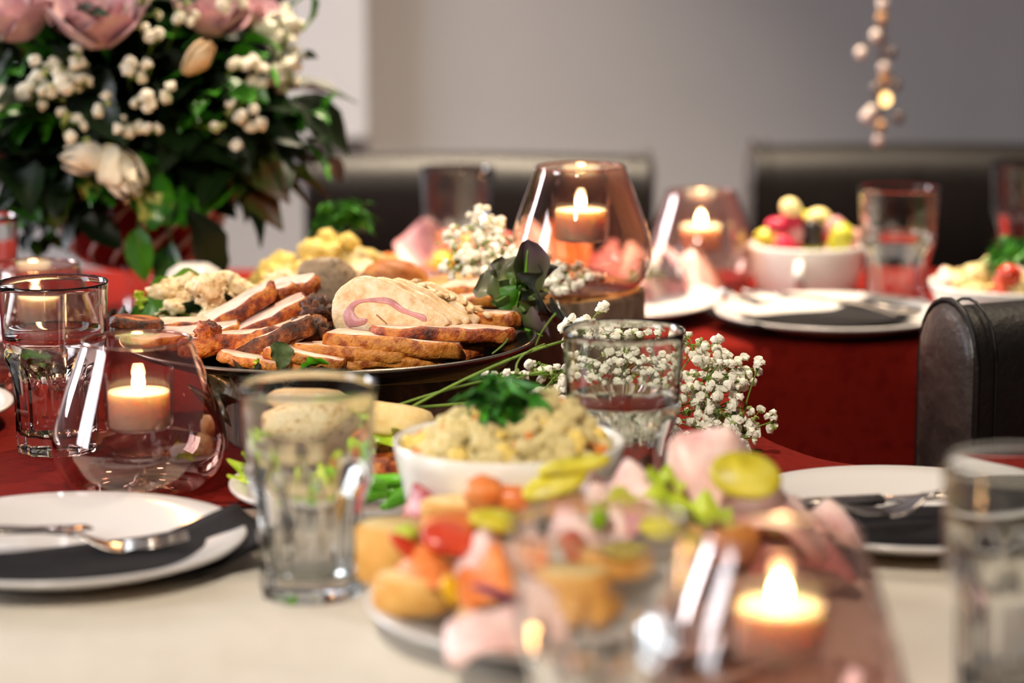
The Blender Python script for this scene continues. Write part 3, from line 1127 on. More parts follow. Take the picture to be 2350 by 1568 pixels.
# --- roast slices
def roast(px, py, h, L, D_, t_, rot, label, crust=CRUST, face=ROAST_CUT, seed=0, bend=0.0):
    """a D-shaped roast slice; px, py is the middle of its front crust edge"""
    random.seed(seed)
    n = 44
    out = []
    for i in range(n):
        a = 2 * math.pi * i / n
        x = L / 2 * math.copysign(abs(math.cos(a)) ** 0.7, math.cos(a))
        y = D_ / 2 * math.copysign(abs(math.sin(a)) ** 0.8, math.sin(a))
        k = 1 + 0.14 * noise.noise(Vector((math.cos(a) * 1.8, math.sin(a) * 1.8, seed * 1.7)))
        out.append((x * k, y * k + D_ / 2))
    V, Fc, ix = slab(out, t_, t_ * 0.2, 0.0024, seed, (lambda x, y: bend * (x / L) ** 2 * L + 0.0030 * noise.noise(Vector((x * 45, y * 30, seed))) + 0.0010 * noise.noise(Vector((x * 160, y * 120, seed)))))
    p = on_platter(px, py, h)
    o = mk('roast_slice', V, [f for f, i in zip(Fc, ix) if i == 0] + [f for f, i in zip(Fc, ix) if i], [face, crust], None, True, p, rot, 1,
           [0] * ix.count(0) + [1] * ix.count(1))
    return tag(o, label, 'meat slice', 'roast meat slices on the platter')


R_ = math.radians
# fan at the front right
roast(735, 850, 0.002, 0.115, 0.045, 0.009, (R_(-3), R_(2), R_(-4)), 'lowest roast slice along the front rim of the platter', CRUST_GOLD, seed=1, bend=.05)
roast(805, 832, 0.009, 0.105, 0.045, 0.012, (R_(-5), R_(3), R_(-3)), 'second roast slice up from the front rim of the platter', CRUST_GOLD, seed=2, bend=-.06)
roast(885, 814, 0.015, 0.112, 0.050, 0.014, (R_(-5), R_(5), R_(-5)), 'thick roast slice directly below the chicken roll', CRUST_GOLD, seed=3, bend=-.08)
roast(1040, 808, 0.009, 0.092, 0.045, 0.013, (R_(-4), R_(1), R_(12)), 'roast slice under the long one at the platter\'s right', CRUST, seed=4)
roast(1010, 787, 0.020, 0.118, 0.050, 0.012, (R_(-5), R_(2), R_(4)), 'long dark-edged roast slice reaching right from under the chicken roll', CRUST, seed=5, bend=-.03)
roast(1140, 755, 0.020, 0.048, 0.040, 0.013, (R_(-5), R_(0), R_(10)), 'short golden slice with ridged edge beside the red lettuce', CRUST_GOLD, seed=6)
roast(1120, 708, 0.020, 0.075, 0.045, 0.012, (R_(-2), R_(-8), R_(14)), 'roast slice behind the last roll slice', CRUST_GOLD, seed=16)
roast(1120, 680, 0.026, 0.075, 0.045, 0.012, (R_(-2), R_(-6), R_(18)), 'rear golden slice left of the red lettuce leaf', CRUST_GOLD, seed=17)
roast(905, 848, 0.003, 0.085, 0.040, 0.010, (R_(-3), R_(1), R_(6)), 'low roast slice at the front rim below the thick slice', CRUST_GOLD, seed=31, bend=-.05)
roast(1010, 830, 0.004, 0.080, 0.040, 0.010, (R_(-3), R_(1), R_(14)), 'low roast slice at the right front rim of the platter', CRUST, seed=32, bend=-.04)
roast(1110, 795, 0.006, 0.070, 0.040, 0.010, (R_(-3), R_(0), R_(26)), 'low roast slice next to the lettuce at the right rim', CRUST_GOLD, seed=33)
# left pile
roast(440, 812, 0.004, 0.085, 0.045, 0.012, (R_(-3), R_(-2), R_(-14)), 'dark-edged roast slice under the whitish flat slice', CRUST, seed=34)
roast(385, 775, 0.010, 0.080, 0.040, 0.012, (R_(-2), R_(-4), R_(-6)), 'roast slice between the dark strips and the pale slices', CRUST, seed=35)
roast(600, 720, 0.024, 0.070, 0.035, 0.013, (R_(2), R_(-24), R_(4)), 'upper roast slice just behind the pale leaning slices', CRUST, ROAST_FACE2, seed=36)
roast(590, 852, 0.003, 0.080, 0.045, 0.009, (R_(-2), R_(5), R_(-14)), 'thin roast slice behind the dark lettuce at the front rim', CRUST_GOLD, seed=7)
roast(690, 838, 0.009, 0.070, 0.040, 0.009, (R_(-3), R_(8), R_(-8)), 'roast slice just behind the upright bay-like leaf', CRUST_GOLD, seed=8)
roast(530, 816, 0.010, 0.088, 0.045, 0.017, (R_(-6), R_(-6), R_(2)), 'dark-crusted roast slice at the left of the front', CRUST, seed=9)
roast(632, 808, 0.014, 0.076, 0.035, 0.016, (R_(-8), R_(-26), R_(6)), 'charred-edged slice leaning up to the right', CRUST_DARK, seed=10)
roast(528, 757, 0.016, 0.100, 0.045, 0.014, (R_(2), R_(-29), R_(8)), 'large pale pink slice with glossy brown rind leaning on the pile', CRUST, ROAST_FACE2, seed=11)
roast(606, 772, 0.014, 0.098, 0.042, 0.013, (R_(4), R_(-25), R_(6)), 'pale slice with red-brown rind in the middle of the pile', CRUST, ROAST_FACE2, seed=12)
roast(640, 782, 0.013, 0.080, 0.035, 0.010, (R_(2), R_(-22), R_(4)), 'yellowish slice below the two pale leaning slices', CRUST_GOLD, ROAST_CUT, seed=13)
roast(425, 792, 0.010, 0.090, 0.055, 0.008, (R_(4), R_(-6), R_(8)), 'broad whitish slice lying flat at the left of the pile', CRUST_GOLD, ROAST_FACE2, seed=14)
for k, (px, py, h, lab) in enumerate(((312, 792, 0.004, 'lowest of three dark crust strips at the platter\'s left end'),
                                      (306, 778, 0.012, 'middle of three dark crust strips at the platter\'s left end'),
                                      (300, 762, 0.020, 'top of three dark crust strips at the platter\'s left end'))):
    roast(px, py, h, 0.046, 0.035, 0.010, (R_(-2), R_(6), R_(-12 + 5 * k)), lab, CRUST_DARK, CRUST, seed=20 + k)
roast(672, 694, 0.030, 0.045, 0.028, 0.016, (R_(10), R_(-6), R_(-6)), 'pink slice with brown rind on top of the charred meat', CRUST, ROAST_FACE2, seed=24)
for k, (px, py, h, r, lab) in enumerate(((708, 775, 0.018, (0.020, 0.016, 0.016), 'large charred meat chunk left of the chicken roll'),
                                         (655, 715, 0.022, (0.022, 0.016, 0.014), 'charred meat chunk behind the leaning slices'),
                                         (722, 722, 0.030, (0.020, 0.016, 0.016), 'charred meat chunk touching the chicken roll'),
                                         (668, 800, 0.010, (0.018, 0.012, 0.012), 'small charred chunk below the leaning slices'),
                                         (478, 766, 0.026, (0.010, 0.009, 0.010), 'reddish brown meat cube on the whitish slice'))):
    p = on_platter(px, py, h)
    o = mk('charred_meat', *blob(*r, 0.34, 4.2, 30 + k, 4, 0.85), CRUST_DARK if k < 4 else CRUST, None, True, p, (0, 0, k))
    tag(o, lab, 'meat chunk')

# --- creamy pieces, loaf slice and browned roll at the back of the platter
random.seed(11)
k = 0
for px in range(375, 600, 26):
    for lvl in range(3):
        top = 640 + 40 * abs((px - 480) / 130) ** 2
        py = top + 10 + lvl * 34 + random.uniform(-7, 7)
        if py > 730:
            continue
        h = 0.045 - 0.013 * lvl - 0.018 * abs((px - 480) / 130)
        p = on_platter(px + random.uniform(-9, 9), py, max(h, 0.008))
        o = mk('creamy_chicken_piece', *blob(0.013, 0.012, 0.0085, 0.5, 2.2, k, 3), CREAM, None, True, p,
               (random.uniform(-.5, .5), random.uniform(-.5, .5), random.uniform(0, 6)))
        tag(o, 'crumbed creamy chicken piece in the heap at the platter\'s left back', 'chicken piece', 'creamy chicken pieces on the platter')
        k += 1
for px, py, h in ((620, 655, 0.03), (650, 640, 0.034), (600, 672, 0.02), (640, 668, 0.022), (585, 690, 0.014), (680, 672, 0.024), (670, 650, 0.03)):
    p = on_platter(px, py, h)
    o = mk('mushroom_slice', *blob(0.014, 0.011, 0.006, 0.5, 2.0, k, 3), CREAM, None, True, p, (random.uniform(-.6, .6), random.uniform(-.6, .6), k))
    tag(o, 'pale brown sliced piece between the creamy heap and the meat loaf', 'chicken piece', 'pale pieces in the middle of the platter')
    k += 1
p = on_platter(748, 650, 0.024)
o = mk('meat_loaf_slice', *blob(0.027, 0.010, 0.025, 0.14, 1.4, 3, 4, 0.8), PATE, None, True, p, (R_(-20), R_(8), R_(10)))
tag(o, 'grey-brown meat loaf slice standing behind the chicken roll', 'meat loaf')
p = on_platter(905, 645, 0.022)
o = mk('browned_roll', *blob(0.032, 0.026, 0.021, 0.12, 1.3, 6, 4), M('browned_skin', ['#e6bb74', '#d49a50', '#a85a22', '#c9822f'], scale=35, rough=0.55, bump=0.4, axis=('Z', -0.02, 0.02, 0.3)), None, True, p, (0, R_(8), 0.4))
tag(o, 'golden browned meat roll behind the cut chicken roll', 'meat roll')
p = on_platter(830, 640, 0.018)
o = mk('browned_roll', *blob(0.028, 0.024, 0.019, 0.2, 1.6, 8, 4), CHICKEN_SKIN, None, True, p, (0, R_(-5), 1.2))
tag(o, 'pale roasted piece between the meat loaf and the browned roll', 'meat roll')


# --- lettuce
def lettuce(loc, direction, L, W, mat, label, roll=0.0, fold=0.3, droop=0.3, wave=0.22, seed=0, rib=None, cat='lettuce leaf', group=None, point=1.5, rnd=0.5):
    o = mk('lettuce_leaf', *leaf(L, W, fold, droop, wave, 18, 7, seed=seed, wfreq=2.6, point=point, rnd=rnd, cup=True), mat, None, True, loc, aim(direction, roll))
    if rib:
        pts = [(0, t * L * 0.85 * (1 - 0.25 * droop * t), -droop * L * t * t + 0.0012) for t in [i / 8 for i in range(9)]]
        mk('rib', *tube(pts, [0.0026 * (1 - 0.8 * i / 8) for i in range(9)], 6), rib, o)
    return tag(o, label, cat, group)


RIB = M('lettuce_rib', ['#6fae2a', '#8cc63c'], scale=30, rough=0.4)
b = on_platter(1190, 770, 0.006)
lettuce(b + Vector((0.004, 0.004, 0.024)), (0.05, 0.14, 1), 0.056, 0.030, LETTUCE_RED, 'tall red oak lettuce leaf standing at the platter\'s right', R_(30), 0.9, -0.10, 0.14, 1, RIB)
lettuce(b + Vector((0.0, 0.002, 0.034)), (-0.95, -0.22, 0.40), 0.040, 0.042, LETTUCE_RED, 'broad purple lettuce lobe drooping left over the roll', R_(-38), 0.25, 0.30, 0.10, 2)
lettuce(b + Vector((0.0, 0.006, 0.038)), (-0.55, 0.1, 0.62), 0.034, 0.032, LETTUCE_RED, 'small purple lobe behind the broad lettuce lobe', R_(-30), 0.3, 0.1, 0.15, 21)
lettuce(b + Vector((0.008, 0.004, 0.022)), (0.35, 0.10, 0.9), 0.046, 0.036, LETTUCE_BLACK, 'dark curled lettuce leaf behind the tall red one', R_(-15), 0.5, 0.25, 0.22, 3)
lettuce(b + Vector((-0.004, -0.006, 0.010)), (0.10, -0.02, 1.0), 0.036, 0.026, LETTUCE, 'bright green lettuce leaf at the foot of the red lettuce', R_(-15), 0.6, 0.1, 0.15, 4, RIB)
lettuce(b + Vector((0.004, -0.004, 0.012)), (0.38, -0.05, 0.8), 0.034, 0.026, LETTUCE_RED, 'olive-green leaf curling out below the tall red leaf', R_(30), 0.7, 0.3, 0.2, 22, RIB)
lettuce(b + Vector((0.012, -0.004, 0.016)), (0.6, -0.12, 0.35), 0.040, 0.046, LETTUCE_BLACK, 'nearly black lettuce leaf hanging over the platter rim', R_(-30), 0.3, 0.9, 0.3, 5)
lettuce(b + Vector((-0.016, -0.010, 0.006)), (0.7, -0.12, 0.16), 0.046, 0.028, LETTUCE_RED, 'small red-green leaf lying by the platter\'s right rim', R_(-30), 0.5, 0.3, 0.2, 6, RIB)
b = on_platter(330, 745, 0.006)
lettuce(b + Vector((-0.012, 0, 0.003)), (0.9, 0.4, 0.38), 0.085, 0.045, LETTUCE, 'bright green lettuce leaf below the creamy heap', R_(35), 0.3, 0.12, 0.12, 7)
lettuce(b + Vector((-0.016, -0.01, 0.002)), (0.95, 0.1, 0.15), 0.075, 0.035, LETTUCE, 'flat green lettuce leaf at the platter\'s left', R_(30), 0.25, 0.1, 0.12, 8)
lettuce(b + Vector((0.025, -0.006, 0.006)), (0.95, 0.1, 0.28), 0.06, 0.03, LEAF_DARK, 'dark green pointed leaf beside the creamy heap', R_(-40), 0.3, 0.1, 0.08, 9)
lettuce(b + Vector((-0.008, 0.0, 0.004)), (-0.7, 0.1, 0.25), 0.028, 0.02, LETTUCE_BLACK, 'dark leaf tip at the platter\'s left end', 0, 0.3, 0.3, 0.2, 10)
lettuce(b + Vector((-0.004, 0.004, 0.012)), (-0.15, 0.1, 1), 0.018, 0.014, LETTUCE_LIME, 'small lime leaf tip standing at the platter\'s left', 0, 0.3, 0.1, 0.2, 11)
lettuce(on_platter(420, 752, 0.008), (0.8, 0.2, 0.1), 0.04, 0.022, LETTUCE, 'small frilly lettuce tip by the whitish slice', R_(30), 0.3, 0.1, 0.4, 12)
b = spot(510, 850, PZ - T + 0.012)
lettuce(b + Vector((0.015, 0.01, 0.0)), (-0.35, -0.35, -0.5), 0.045, 0.055, LETTUCE_BLACK, 'bluish black lettuce leaf hanging over the front platter rim', R_(10), 0.2, 0.2, 0.25, 13)
lettuce(b + Vector((0.022, 0.004, -0.002)), (0.5, -0.4, -0.35), 0.04, 0.04, LETTUCE_BLACK, 'second dark lettuce leaf hanging over the front rim', R_(-15), 0.2, 0.3, 0.25, 14)
b = on_platter(645, 852, 0.006)
lettuce(b, (-0.12, 0.15, 1), 0.024, 0.024, M('grey_green_leaf', ['#54653a', '#6d7d4d', '#42512c'], scale=60, rough=0.5), 'grey-green pointed leaf standing at the front rim', R_(10), 0.2, 0.1, 0.05, 15)
lettuce(on_platter(690, 853, 0.006), (0.65, 0.0, 0.55), 0.026, 0.014, M('fresh_green_leaf', ['#3f8d12', '#58ad1c'], scale=60, rough=0.35), 'bright green curled leaf beside the standing leaf', R_(-40), 0.3, 0.5, 0.1, 16)
lettuce(on_platter(592, 856, 0.004), (0.05, 0, 1), 0.012, 0.010, LETTUCE_LIME, 'tiny lime leaf scrap at the front rim', 0, 0.3, 0.1, 0.2, 17)


# ------------------------------------------------------------------ bowls and salads
def bowl_mesh(r, h, rb_, th=0.0032):
    out = [(0, 0), (rb_ * 0.8, 0), (rb_, 0.002), (rb_ + (r - rb_) * 0.35, h * 0.18), (rb_ + (r - rb_) * 0.72, h * 0.5), (r - 0.0015, h * 0.86), (r, h - 0.001), (r - th * 0.4, h)]
    inn = [(r - th, h - 0.001), (r - th - 0.001, h * 0.86), (rb_ + (r - rb_) * 0.66, h * 0.5), (rb_ + (r - rb_) * 0.3, h * 0.22), (rb_ * 0.8, 0.006), (0, 0.005)]
    return lathe(out + inn, 72)


def bowl(name, loc, r, h, rb_, label):
    return tag(mk(name, *bowl_mesh(r, h, rb_), CERAM, None, True, loc), label, 'bowl')


def parsley(loc, r, h, label, seed=0, n=26):
    random.seed(seed)
    t = empty('parsley_sprig', loc)
    mk('stem', *tube([(0, 0, -0.01), (0.001, 0, h * 0.3)], [0.002, 0.0015], 6), PARSLEY, t)
    proto = [leaf(0.022, 0.022, 0.3, 0.5, 0.5, 9, 4, seed=s, wfreq=3.5) for s in range(3)]
    ms = []
    for s in range(3):
        o = mk('leaflet', *proto[s], PARSLEY, t)
        ms.append(o.data)
        bpy.data.objects.remove(o)
    for k in range(n):
        a = random.uniform(0, 2 * math.pi)
        el = random.uniform(0.15, 1.3)
        rr = random.uniform(0.25, 0.75)
        d = Vector((math.cos(a) * math.cos(el), math.sin(a) * math.cos(el), math.sin(el)))
        put('leaflet', ms[k % 3], t, (d.x * r * rr, d.y * r * rr, d.z * h * rr * 0.8 + 0.001), aim(d + Vector((0, 0, random.uniform(-.5, .3))), random.uniform(-1, 1)), random.uniform(0.7, 1.2))
    return tag(t, label, 'parsley')


def salad_heap(center, rad, zbase, ztop, n, label, group, seed, mats=(POTATO, POTATO, POTATO, POTATO_Y, CARROT), size=0.0078, peaks=None, px_base=None):
    """heap of dressed potato pieces: a soft core plus the pieces that show"""
    random.seed(seed)

    def top(x, y):
        d = math.hypot(x, y) / rad
        z = zbase + (ztop - zbase) * max(0, 1 - d ** 2.2) * 0.75
        if peaks:
            for (qx, qy, qr, qh) in peaks:
                z += qh * math.exp(-((x - qx) ** 2 + (y - qy) ** 2) / qr ** 2)
        return z
    V, Fc = [], []
    nr, na = 8, 30
    for i in range(nr + 1):
        for j in range(na):
            a = 2 * math.pi * j / na
            rr = rad * 1.0 * i / nr
            x, y = rr * math.cos(a), rr * math.sin(a)
            V.append((x, y, top(x, y) - 0.005 + 0.003 * noise.noise(Vector((x * 90, y * 90, seed)))))
    for i in range(nr):
        for j in range(na):
            k = (j + 1) % na
            Fc.append([i * na + j, (i + 1) * na + j, (i + 1) * na + k, i * na + k])
    Fc.append([nr * na + j for j in range(na)][::-1])
    core = mk('potato_salad', V, Fc, POTATO, None, True, (center[0], center[1], 0))
    core['kind'] = 'stuff'
    core['label'] = label
    core['category'] = 'potato salad'
    ms = {}
    for k in range(n):
        u = math.sqrt(random.random())
        a = random.uniform(0, 2 * math.pi)
        x, y = rad * u * math.cos(a), rad * u * math.sin(a)
        m = mats[int(random.random() ** 1.3 * len(mats))]
        v = (m.name, k % 4)
        s = size * random.uniform(0.7, 1.25) * (0.7 if m is CARROT else 1)
        loc = (center[0] + x, center[1] + y, top(x, y) + random.uniform(-0.002, 0.004))
        rot = (random.uniform(0, 3), random.uniform(0, 3), random.uniform(0, 3))
        if v not in ms:
            o = mk('potato_piece', *blob(1, 0.8, 0.65, 0.35, 1.8, k, 3, 0.75), m, None, True, loc, rot, s)
            ms[v] = o.data
        else:
            o = put('potato_piece', ms[v], None, loc, rot, s)
        if m is CARROT:
            o.name = 'carrot_piece'
            tag(o, 'orange carrot cube in ' + group, 'carrot', 'carrot cubes in ' + group)
        elif m is TOMATO:
            o.name = 'tomato_piece'
            tag(o, 'red tomato piece in ' + group, 'tomato', 'tomato pieces in ' + group)
        else:
            tag(o, 'creamy potato piece in ' + group, 'potato', 'potato pieces in ' + group)


BC = Vector((-0.002, 1.603, ZW))
bowl('salad_bowl', BC, 0.0785, 0.082, 0.050, 'white bowl of potato salad in front of the meat platter')
salad_heap(BC, 0.068, T + 0.068, T + 0.092, 190, 'creamy potato salad heaped in the front white bowl', 'the front bowl of potato salad', 3,
           peaks=[(0.035, 0.0, 0.024, 0.022), (-0.022, 0.01, 0.02, 0.012), (-0.05, 0.005, 0.02, 0.004)])
parsley(BC + Vector((-0.003, 0.005, 0.092)), 0.026, 0.026, 'curly parsley sprig on the front potato salad', 2, 30)

B2 = Vector((-0.186, 2.41, ZR))
bowl('salad_bowl', B2, 0.072, 0.062, 0.045, 'white bowl of potato salad behind the meat platter')
salad_heap(B2, 0.076, T + 0.056, T + 0.10, 80, 'potato salad heaped in the bowl behind the platter', 'the potato salad behind the platter', 8,
           mats=(POTATO_Y, POTATO, POTATO, POTATO_Y, CHICKEN_SKIN), size=0.013, peaks=[(0.01, 0.0, 0.03, 0.022), (-0.045, 0, 0.02, 0.004)])
parsley(B2 + Vector((0.012, 0.03, 0.112)), 0.03, 0.03, 'curly parsley sprig on the potato salad behind the platter', 5, 30)

B3 = Vector((0.530, 2.52, ZR))
bowl('salad_bowl', B3, 0.090, 0.050, 0.055, 'wide white bowl of mixed salad at the right edge')
salad_heap(B3, 0.080, T + 0.043, T + 0.065, 60, 'mixed potato salad in the wide bowl at the right', 'the wide bowl of salad at the right', 13,
           mats=(POTATO, POTATO, HAM_PALE, TOMATO, POTATO), size=0.012)
parsley(B3 + Vector((0.005, 0.005, 0.062)), 0.042, 0.034, 'large parsley bunch on the salad at the right edge', 9, 44)
p = spot(2315, 632, 0.068)
o = mk('cherry_tomato', *blob(0.013, 0.013, 0.012, 0.04, 1, 1, 3), TOMATO, None, True, p)
tag(o, 'orange-red cherry tomato on the salad at the right edge', 'tomato')

# ------------------------------------------------------------------ cup of skewers
CP = Vector((0.339, 2.752, ZR))
o = mk('handled_cup', *bowl_mesh(0.066, 0.060, 0.054), CERAM, None, True, CP)
hp = [(0.058 + 0.020 * math.sin(math.pi * t), 0.0, 0.014 + 0.034 * t) for t in [i / 10 for i in range(11)]]
hv, hf = tube(hp, 0.0055, 10)
mk('handle', hv, hf, CERAM, o, True, (0, 0, 0), (0, 0, R_(-104)))
tag(o, 'white handled soup cup filled with snack skewers', 'cup')
SK = [(1760, 545, 'bright', (PICKLE, RADISH, GRAPE), 'skewer of yellow pickle and red radish at the cup\'s left rim'),
      (1815, 480, 'tall', (CHEESE, RADISH, HAM), 'tallest skewer in the cup with a yellow tip'),
      (1845, 510, 'mid', (GRAPE, HAM, RADISH), 'skewer with a green grape in the middle of the cup'),
      (1880, 500, 'olive', (CHEESE, OLIVE, OLIVE), 'skewer with black olives in the cup'),
      (1850, 548, 'olive', (OLIVE, OLIVE, HAM), 'low skewer with black olives at the cup\'s front'),
      (1935, 540, 'green', (GRAPE, GRAPE, HAM_PALE), 'skewer with yellow-green grapes at the cup\'s right'),
      (1960, 545, 'ham', (HAM, RADISH, GRAPE), 'skewer with pink ham at the cup\'s right rim'),
      (1800, 560, 'red', (RADISH, RADISH, HAM), 'skewer with red radish at the cup\'s front'),
      (1900, 560, 'ham', (HAM, HAM_PALE, PICKLE), 'skewer with folded ham between the olives and grapes'),
      (1785, 520, 'red', (RADISH, PICKLE, HAM), 'skewer tipped with red behind the left pickle'),
      (1865, 525, 'olive', (OLIVE, OLIVE, GRAPE), 'upper skewer with a large black olive in the middle'),
      (1915, 525, 'ham', (HAM, RADISH, GRAPE), 'skewer tipped with brownish ham right of the olives'),
      (1830, 545, 'ham', (HAM, RADISH, RADISH), 'skewer with pink ham in front of the tallest one')]
for k, (px, py, _, ms, lab) in enumerate(SK):
    random.seed(50 + k)
    tip = deep(px, py, CP.y + random.uniform(-0.04, 0.03))
    base = Vector((CP.x + (tip.x - CP.x) * 0.5, CP.y + (tip.y - CP.y) * 0.5, CP.z + 0.02))
    t = empty('snack_skewer', base)
    d = tip - base
    mk('toothpick', *tube([(0, 0, 0), d * 1.08], 0.0009, 5), M('toothpick_wood', ['#d9b98a'], rough=0.7), t)
    for i, m in enumerate(ms):
        q = d * (1 - i * 0.013 / max(d.length, 0.03))
        mk('bite', *blob(0.0145, 0.0135, 0.0125 if i else 0.0105, 0.14, 1.4, k * 3 + i, 3), m, t, True, q, (k, i, k * 2))
    tag(t, lab, 'skewer', 'snack skewers in the cup')

# ------------------------------------------------------------------ plate of sliced meat and green beans behind the front tumbler
GP = Vector((-0.107, 1.727, ZW + 0.0024))
plate(GP, 0.100, 'small white plate of meat slices and green beans behind the empty tumbler', 0.022)
for k, (px, py, h, r, m, lab, rot) in enumerate((
        (700, 1010, 0.045, (0.040, 0.026, 0.020), CREAM, 'thick pale meat slice seen through the empty tumbler', (R_(-20), R_(-6), 0.2)),
        (790, 1030, 0.036, (0.026, 0.024, 0.020), PATE, 'brown stuffed meat slice seen through the empty tumbler', (R_(-25), 0, 0.4)),
        (720, 950, 0.060, (0.042, 0.024, 0.014), CHICKEN_SKIN, 'upper golden meat slice seen through the tumbler\'s rim', (R_(-8), R_(5), 0.1)),
        (905, 1010, 0.040, (0.028, 0.022, 0.024), CRUST_GOLD, 'orange roasted piece left of the potato salad bowl', (0, R_(10), 0.3)),
        (890, 960, 0.058, (0.034, 0.024, 0.012), BREAD_CRUMB, 'pale bread slice on top of the orange roasted piece', (R_(-6), R_(4), -0.2)),
        (880, 1085, 0.024, (0.024, 0.018, 0.014), CRUST, 'brown roasted piece above the green beans', (0, 0, 0.6)))):
    o = mk('meat_piece', *blob(*r, 0.16, 1.5, 70 + k, 3, 0.8), m, None, True, spot(px, py, h), rot)
    tag(o, lab, 'meat slice')
random.seed(21)
for k in range(13):
    px = random.uniform(800, 955)
    py = random.uniform(1110, 1150)
    p = spot(px, py, 0.022 + 0.012 * random.random())
    a = random.uniform(-0.9, 0.5)
    L = random.uniform(0.035, 0.055)
    d = Vector((math.cos(a), math.sin(a) * 0.6, random.uniform(0, 0.35)))
    pts = bez((0, 0, 0), d * L * 0.5 + Vector((0, 0, 0.006)), d * L, 8)
    o = mk('green_bean', *tube(pts, [0.002, 0.004, 0.0046, 0.0046, 0.0046, 0.0046, 0.0044, 0.0038, 0.0015], 8), BEAN, None, True, p - d * L * 0.5)
    tag(o, 'bright green bean on the small plate left of the salad bowl', 'green bean', 'green beans on the small plate')
lettuce(spot(545, 1118, 0.018), (0.4, 0.3, 0.7), 0.03, 0.026, LETTUCE_LIME, 'pale lettuce scrap at the left rim of the small plate', 0, 0.3, 0.3, 0.3, 31)
lettuce(spot(835, 1060, 0.03), (0.5, 0.2, 0.6), 0.045, 0.03, LETTUCE_LIME, 'lime lettuce leaf between the meat slices of the small plate', R_(20), 0.3, 0.2, 0.3, 32)
lettuce(spot(660, 1130, 0.022), (0.7, -0.1, 0.15), 0.07, 0.03, LETTUCE_LIME, 'lime lettuce leaf below the meat seen through the tumbler', R_(20), 0.3, 0.2, 0.3, 33)

# ------------------------------------------------------------------ big blurred plate of canapes in the foreground
AP = Vector((0.040, 1.424, ZW))
plate(AP, 0.129, 'large white plate of canapes and cold cuts in the foreground', 0.024)


def bread(px, py, h, rz, label, r=(0.030, 0.022), t_=0.022, tilt=(0, 0), crust=BREAD_CRUST):
    out = smooth_loop([(r[0] * math.cos(a) * (1 + 0.06 * math.sin(3 * a)), r[1] * math.sin(a)) for a in [2 * math.pi * k / 12 for k in range(12)]], 2)
    V, Fc, ix = slab(out, t_, 0.003, 0.001, px)
    p = spot(px, py, h)
    o = mk('bread_slice', V, Fc, [BREAD_CRUMB, crust], None, True, p, (tilt[0], tilt[1], rz), 1, ix)
    return tag(o, label, 'bread slice', 'bread slices on the foreground plate')


def ham(px, py, h, rot, label, sx=0.05, sy=0.035, m=HAM_PALE, folds=2.0, amp=0.010, seed=0):
    """a folded, wavy ham slice with thickness"""
    V, Fc = [], []
    sx, sy = sx * 1.18, sy * 1.25
    nx, ny = 22, 9
    for s in (0, 1):
        for j in range(ny + 1):
            for i in range(nx + 1):
                u, v = i / nx - 0.5, j / ny - 0.5
                e = math.sqrt(max(0.0, 1 - (2 * v) ** 4))
                x = u * sx * (0.75 + 0.25 * e)
                y = v * sy
                z = amp * math.sin(folds * 2 * math.pi * u + v * 2 + seed) * (0.7 + 0.5 * v) + s * 0.0016 - 0.8 * abs(u) ** 2 * sx
                V.append((x, y + 0.3 * amp * math.cos(folds * 2 * math.pi * u + seed), z))
    c = nx + 1
    hh = (nx + 1) * (ny + 1)
    for j in range(ny):
        for i in range(nx):
            q = [j * c + i, j * c + i + 1, (j + 1) * c + i + 1, (j + 1) * c + i]
            Fc.append(q[::-1])
            Fc.append([a + hh for a in q])
    edge = [i for i in range(nx)] + [nx + j * c for j in range(ny)] + [ny * c + nx - i for i in range(nx)] + [(ny - j) * c for j in range(ny)]
    for a, b_ in zip(edge, edge[1:] + edge[:1]):
        Fc.append([a, b_, b_ + hh, a + hh])
    o = mk('ham_slice', V, Fc, m, None, True, spot(px, py, h), rot)
    return tag(o, label, 'ham slice')


def disc(name, px, py, h, rot, label, cat, m, rx=0.02, ry=0.014, t_=0.004, seed=0):
    out = [(rx * math.cos(a), ry * math.sin(a)) for a in [2 * math.pi * k / 24 for k in range(24)]]
    V, Fc, ix = slab(out, t_, t_ * 0.3, 0.0008, seed)
    return tag(mk(name, V, Fc, m, None, True, spot(px, py, h), rot), label, cat)


def lump(name, px, py, h, r, rot, label, cat, m, seed=0, amp=0.15, sq=0.85):
    return tag(mk(name, *blob(*r, amp, 1.5, seed, 3, sq), m, None, True, spot(px, py, h), rot), label, cat)


bread(900, 1330, 0.022, 0.5, 'bread slice at the left rim of the foreground plate', (0.022, 0.022), 0.036)
bread(955, 1400, 0.020, 0.2, 'bread slice at the lower left of the foreground plate', (0.026, 0.020), 0.022)
bread(1150, 1480, 0.016, 0.0, 'toasted bread slice at the front rim of the foreground plate', (0.027, 0.02), 0.020)
bread(1120, 1330, 0.028, -0.2, 'bread slice in the middle left of the foreground plate', (0.03, 0.022), 0.02)
bread(1290, 1440, 0.02, 0.1, 'bread slice right of the toasted one, behind the blurred tumbler', (0.03, 0.022), 0.022)
bread(1420, 1380, 0.024, 0.3, 'bread slice in the middle front, seen through the blurred tumbler', (0.03, 0.022), 0.024)
bread(1080, 1215, 0.040, 0.1, 'bread slice below the orange salmon', (0.032, 0.02), 0.02)
bread(1270, 1200, 0.045, -0.1, 'bread slice under the yellow pickles', (0.034, 0.022), 0.02)
bread(1470, 1230, 0.040, 0.2, 'bread slice below the lime lettuce', (0.036, 0.022), 0.02)
bread(1620, 1280, 0.030, -0.2, 'bread slice behind the blurred candle holder', (0.034, 0.022), 0.024)
bread(1700, 1230, 0.035, 0.2, 'bread slice under the big pink ham fold', (0.034, 0.022), 0.022)
ham(975, 1155, 0.052, (R_(10), R_(-12), 0.2), 'dark pink cured meat at the far left of the foreground plate', 0.04, 0.025, SALAMI, 1.5, 0.007, 1)
